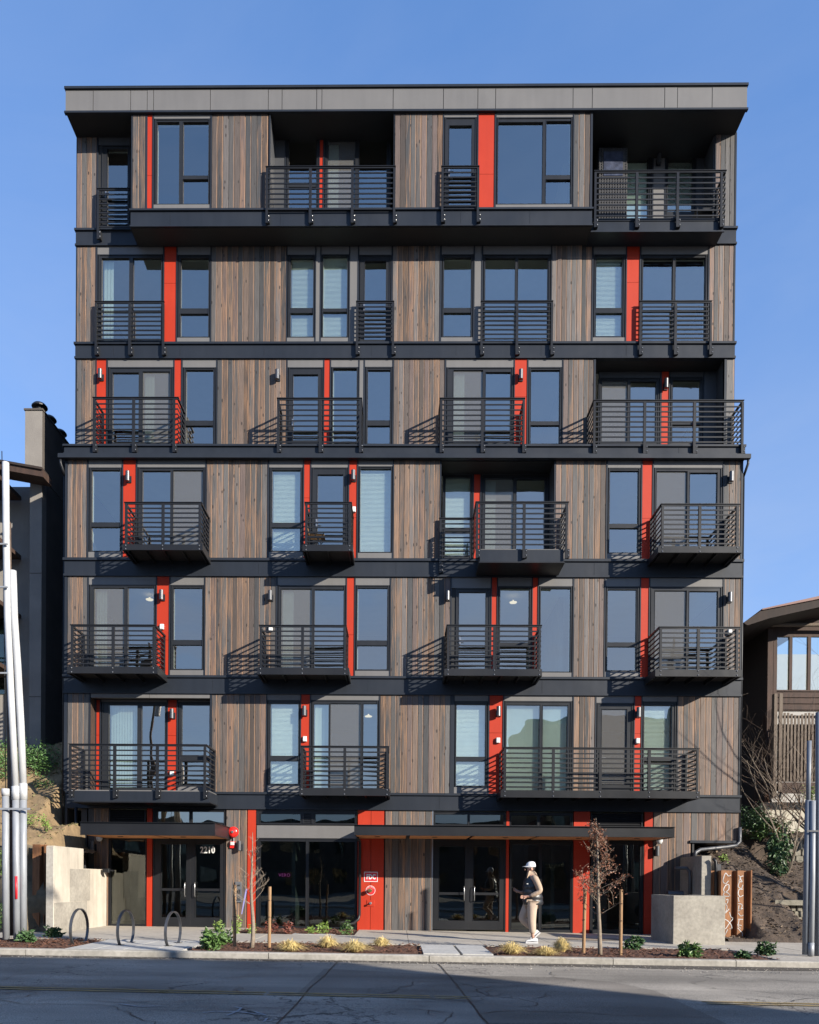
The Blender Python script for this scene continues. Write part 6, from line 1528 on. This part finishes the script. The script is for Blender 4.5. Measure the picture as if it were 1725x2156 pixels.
# ---- the walking person
PX = G(1118, 1985.5); PB = Vector((PX.x, PX.y, gz(PX.x)))
SKIN = mat('skin', (.50, .28, .20), .5, var=.06); CAPM = mat('white_cap_cloth', (.80, .80, .82), .7, var=.03); VEST = mat('black_quilted_nylon', (.022, .023, .028), .42, var=.2, bump=.4, bscale=9.); HOOD = mat('tan_fleece', (.50, .37, .27), .9, var=.1, bump=.3, bscale=25.); PANT = mat('beige_cotton', (.56, .43, .33), .85, var=.08, bump=.4, bscale=10.); SHOE = mat('white_shoe', (.75, .75, .76), .5, var=.04); SHOED = mat('dark_shoe_trim', (.06, .06, .07), .5); HAIR = mat('dark_hair', (.03, .022, .016), .7)
P = thing('person', 'person in white cap, tan hoodie, black vest and beige trousers walking left', 'person', tuple(PB))
def skin(name, verts, edges, rad, m, root=0, sub=2):
    """local coordinates: x forward is -x of the world"""
    me = bpy.data.meshes.new(name); me.from_pydata(verts, edges, []); o = bpy.data.objects.new(name, me); COL.objects.link(o)
    md = o.modifiers.new('skin', 'SKIN'); 
    for i, r_ in enumerate(rad):
        sv = me.skin_vertices[0].data[i]; sv.radius = r_ if isinstance(r_, tuple) else (r_, r_); sv.use_root = (i == root)
    sb = o.modifiers.new('sub', 'SUBSURF'); sb.levels = sub; sb.render_levels = sub
    bpy.context.view_layer.update()
    m2 = bpy.data.meshes.new_from_object(o.evaluated_get(bpy.context.evaluated_depsgraph_get())); bpy.data.objects.remove(o)
    m2.materials.clear(); m2.materials.append(m); m2.polygons.foreach_set('use_smooth', [True]*len(m2.polygons))
    q = bpy.data.objects.new(name, m2); COL.objects.link(q); place(q, PB, P); return q
# joints (x forward = -x): near side (towards the camera) is -y, that is the left arm
hip, chest, neck, head = (0, 0, .95), (.02, 0, 1.36), (-.0, 0, 1.52), (-.045, 0, 1.70)
V = [hip, (.01, 0, 1.15), chest, (.005, 0, 1.50), (-.01, 0, 1.58), (-.03, 0, 1.66), (-.035, 0, 1.76),
     (.03, -.19, 1.46), (.13, -.25, 1.17), (-.08, -.21, 1.06), (-.14, -.19, 1.055),
     (.0, .19, 1.46), (.02, .24, 1.17), (-.20, .19, 1.14), (-.26, .18, 1.16),
     (.01, -.09, .92), (.0, -.10, .50), (.03, -.10, .10),
     (-.01, .09, .92), (-.20, .09, .55), (.10, .09, .27)]
E_ = [(0,1),(1,2),(2,3),(3,4),(4,5),(5,6),(3,7),(7,8),(8,9),(9,10),(3,11),(11,12),(12,13),(13,14),(0,15),(15,16),(16,17),(0,18),(18,19),(19,20)]
R_ = [(.14,.11),(.12,.10),(.15,.11),(.08,.08),(.055,.055),(.085,.08),(.085,.075),.06,.045,.032,.028,.06,.045,.032,.028,.085,.055,.038,.085,.055,.038]
nv = len(V)
def hand(base, wrist, d, up):
    """four fingers and a thumb curling from the palm"""
    global V, E_, R_
    d = Vector(d).normalized(); up = Vector(up).normalized(); s = d.cross(up)
    w_ = Vector(wrist); pi_ = len(V); V.append(tuple(w_+d*.05)); E_.append((base, pi_)); R_.append((.034, .02))
    for k, (o, l) in enumerate(((-.03, .075), (-.01, .085), (.01, .08), (.03, .062))):
        a = w_+d*.085+up*o; b_ = a+d*l*.5-s*.018; c = b_+d*l*.2-s*.035
        i = len(V); V += [tuple(a), tuple(b_), tuple(c)]; E_ += [(pi_, i), (i, i+1), (i+1, i+2)]; R_ += [.0095, .009, .008]
    a = w_+d*.04-up*.035-s*.01; b_ = a+d*.03-up*.02-s*.015; i = len(V); V += [tuple(a), tuple(b_)]; E_ += [(pi_, i), (i, i+1)]; R_ += [.012, .010]
hand(10, V[10], (-1, 0, -.1), (0, .2, 1)); hand(14, V[14], (-1, 0, .5), (0, .2, 1))
skin('body', V, E_, R_, SKIN)
fm_ = MB().lathe([(.001, -.03), (.012, -.02), (.014, 0), (.004, .02)], (PB.x-.148, PB.y, PB.z+1.675), 'z', 8); part('nose', fm_, SKIN, P, smooth=True)
for s_ in (-1, 1):
    part('ear', MB().lathe([(.004, -.03), (.018, -.02), (.022, .01), (.008, .03)], (PB.x-.02, PB.y+s_*.082, PB.z+1.68), 'z', 8), SKIN, P, smooth=True)
    part('eye', MB().lathe([(.002, -.01), (.012, 0), (.002, .01)], (PB.x-.118, PB.y+s_*.032, PB.z+1.705), 'z', 8), SOFFIT, P, smooth=True)
part('mouth', MB().box(PB.x-.126, PB.x-.117, PB.y-.022, PB.y+.022, PB.z+1.632, PB.z+1.638), BROWNL, P)
skin('trousers', [(0, 0, .97), (.01, -.095, .90), (.0, -.10, .70), (.0, -.10, .48), (.02, -.10, .30), (.025, -.10, .20), (-.01, .09, .90), (-.12, .09, .72), (-.20, .09, .54), (-.05, .09, .41), (.03, .09, .33)],
     [(0,1),(1,2),(2,3),(3,4),(4,5),(0,6),(6,7),(7,8),(8,9),(9,10)], [(.15,.13), .13, .115, .098, .085, .066, .14, .118, .10, .085, .066], PANT)
skin('hoodie', [(.01, 0, 1.02), (.02, 0, 1.3), (.015, 0, 1.49), (.05, -.18, 1.47), (.11, -.235, 1.33), (.165, -.26, 1.18), (.06, -.25, 1.12), (-.07, -.22, 1.065), (.0, .18, 1.47), (.03, .23, 1.32), (.03, .25, 1.18), (-.08, .22, 1.15), (-.19, .195, 1.145)],
     [(0,1),(1,2),(2,3),(3,4),(4,5),(5,6),(6,7),(2,8),(8,9),(9,10),(10,11),(11,12)], [(.11,.10),(.115,.10),(.085,.08),.08,.076,.07,.062,.043,.078,.072,.066,.06,.042], HOOD)
skin('hood', [(.0, 0, 1.53), (.06, 0, 1.57), (.10, 0, 1.60), (-.05, 0, 1.545)], [(0,1),(1,2),(0,3)], [(.10,.09),(.09,.10),(.055,.09),(.06,.07)], HOOD)
def loft(name, secs, m, seg=28, ridge=0):
    mb = MB()
    for z, cx, rx, ry in secs:
        for k in range(seg):
            a = 2*math.pi*k/seg; s_ = 1+.04*math.sin(3*a+z*9)
            mb.v.append((PB.x+cx+rx*math.cos(a)*s_, PB.y+ry*math.sin(a), PB.z+z))
    for i in range(len(secs)-1):
        for k in range(seg): q = i*seg; mb.f.append((q+k, q+(k+1) % seg, q+seg+(k+1) % seg, q+seg+k))
    mb.f.append(tuple(range(seg-1, -1, -1))); n = (len(secs)-1)*seg; mb.f.append(tuple(n+k for k in range(seg)))
    return part(name, mb, m, P, smooth=True)
vs = []
for i in range(37):
    z = .87+.69*i/36; t_ = (z-.87)/.69
    rx = .225 if t_ < .25 else .225-.03*(t_-.25)/.45 if t_ < .7 else .195-.10*((t_-.7)/.3)**1.5
    ry = .20 if t_ < .6 else .20-.11*((t_-.6)/.4)**1.6
    b_ = 1+.05*abs(math.sin(i*math.pi/6))-.025
    vs.append((z, .035-.03*t_, rx*b_, ry*b_))
loft('vest', vs, VEST)
skin('hair', [(.02, 0, 1.665), (.03, 0, 1.71)], [(0,1)], [(.07,.07),(.07,.07)], HAIR)
cp = MB(); pr_ = [(.99, -.03), (1.0, .0), (.96, .035), (.86, .065), (.68, .088), (.4, .103), (.1, .108)]
cp.lathe([(r_*.1, h_) for r_, h_ in pr_], (0, 0, 0), 'z', 24)
cp.v = [(PB.x-.018+v[0]*1.14, PB.y+v[1]*.88, PB.z+1.745+v[2]+(-v[0])*-.12) for v in cp.v]; part('cap', cp, CAPM, P, smooth=True)
br_ = MB(); k = 12; n_ = []
for h_ in (0, -.006):
    for i in range(k+1):
        a = math.pi/2+math.pi*i/k
        br_.v += [(PB.x-.06+.07*math.cos(a)*.6, PB.y+.082*math.sin(a), PB.z+1.748+h_), (PB.x-.085+.125*math.cos(a), PB.y+.078*math.sin(a), PB.z+1.735+.012*math.cos(a*2)*0+h_)]
q_ = 2*(k+1)
for i in range(k): br_.f += [(2*i, 2*i+1, 2*i+3, 2*i+2), (q_+2*i, q_+2*i+2, q_+2*i+3, q_+2*i+1), (2*i+1, q_+2*i+1, q_+2*i+3, 2*i+3)]
part('cap_brim', br_, CAPM, P)
def shoe(x, y, z, ang, nm='shoe'):
    c, s = math.cos(ang), math.sin(ang)
    prof = [(.10, 0), (.11, .03), (.10, .09), (.05, .11), (.0, .09), (-.06, .065), (-.13, .05), (-.165, .03), (-.165, .0)]
    def tr(px, pz): return (x+px*c-pz*s, z+px*s+pz*c)
    up_ = MB().prism([tr(*p_) for p_ in [(a, b_+.022) for a, b_ in prof]], y-.042, y+.042); o = part(nm, up_, SHOE, P)
    part('sole', MB().prism([tr(*p_) for p_ in ((.112, 0), (.112, .021), (-.17, .021), (-.165, .0))], y-.047, y+.047), SHOE, o)
    part('shoe_trim', MB().prism([tr(*p_) for p_ in ((.10, .03), (.10, .042), (-.02, .05), (-.16, .038), (-.165, .027))], y-.046, y+.046), SHOED, o)
shoe(PB.x+.03, PB.y-.10, PB.z, 0); shoe(PB.x+.15, PB.y+.09, PB.z+.15, .75)
part('chest_logo', MB().box(PB.x-.13, PB.x-.09, PB.y-.158, PB.y-.150, PB.z+1.335, PB.z+1.35), SIGNW, P)
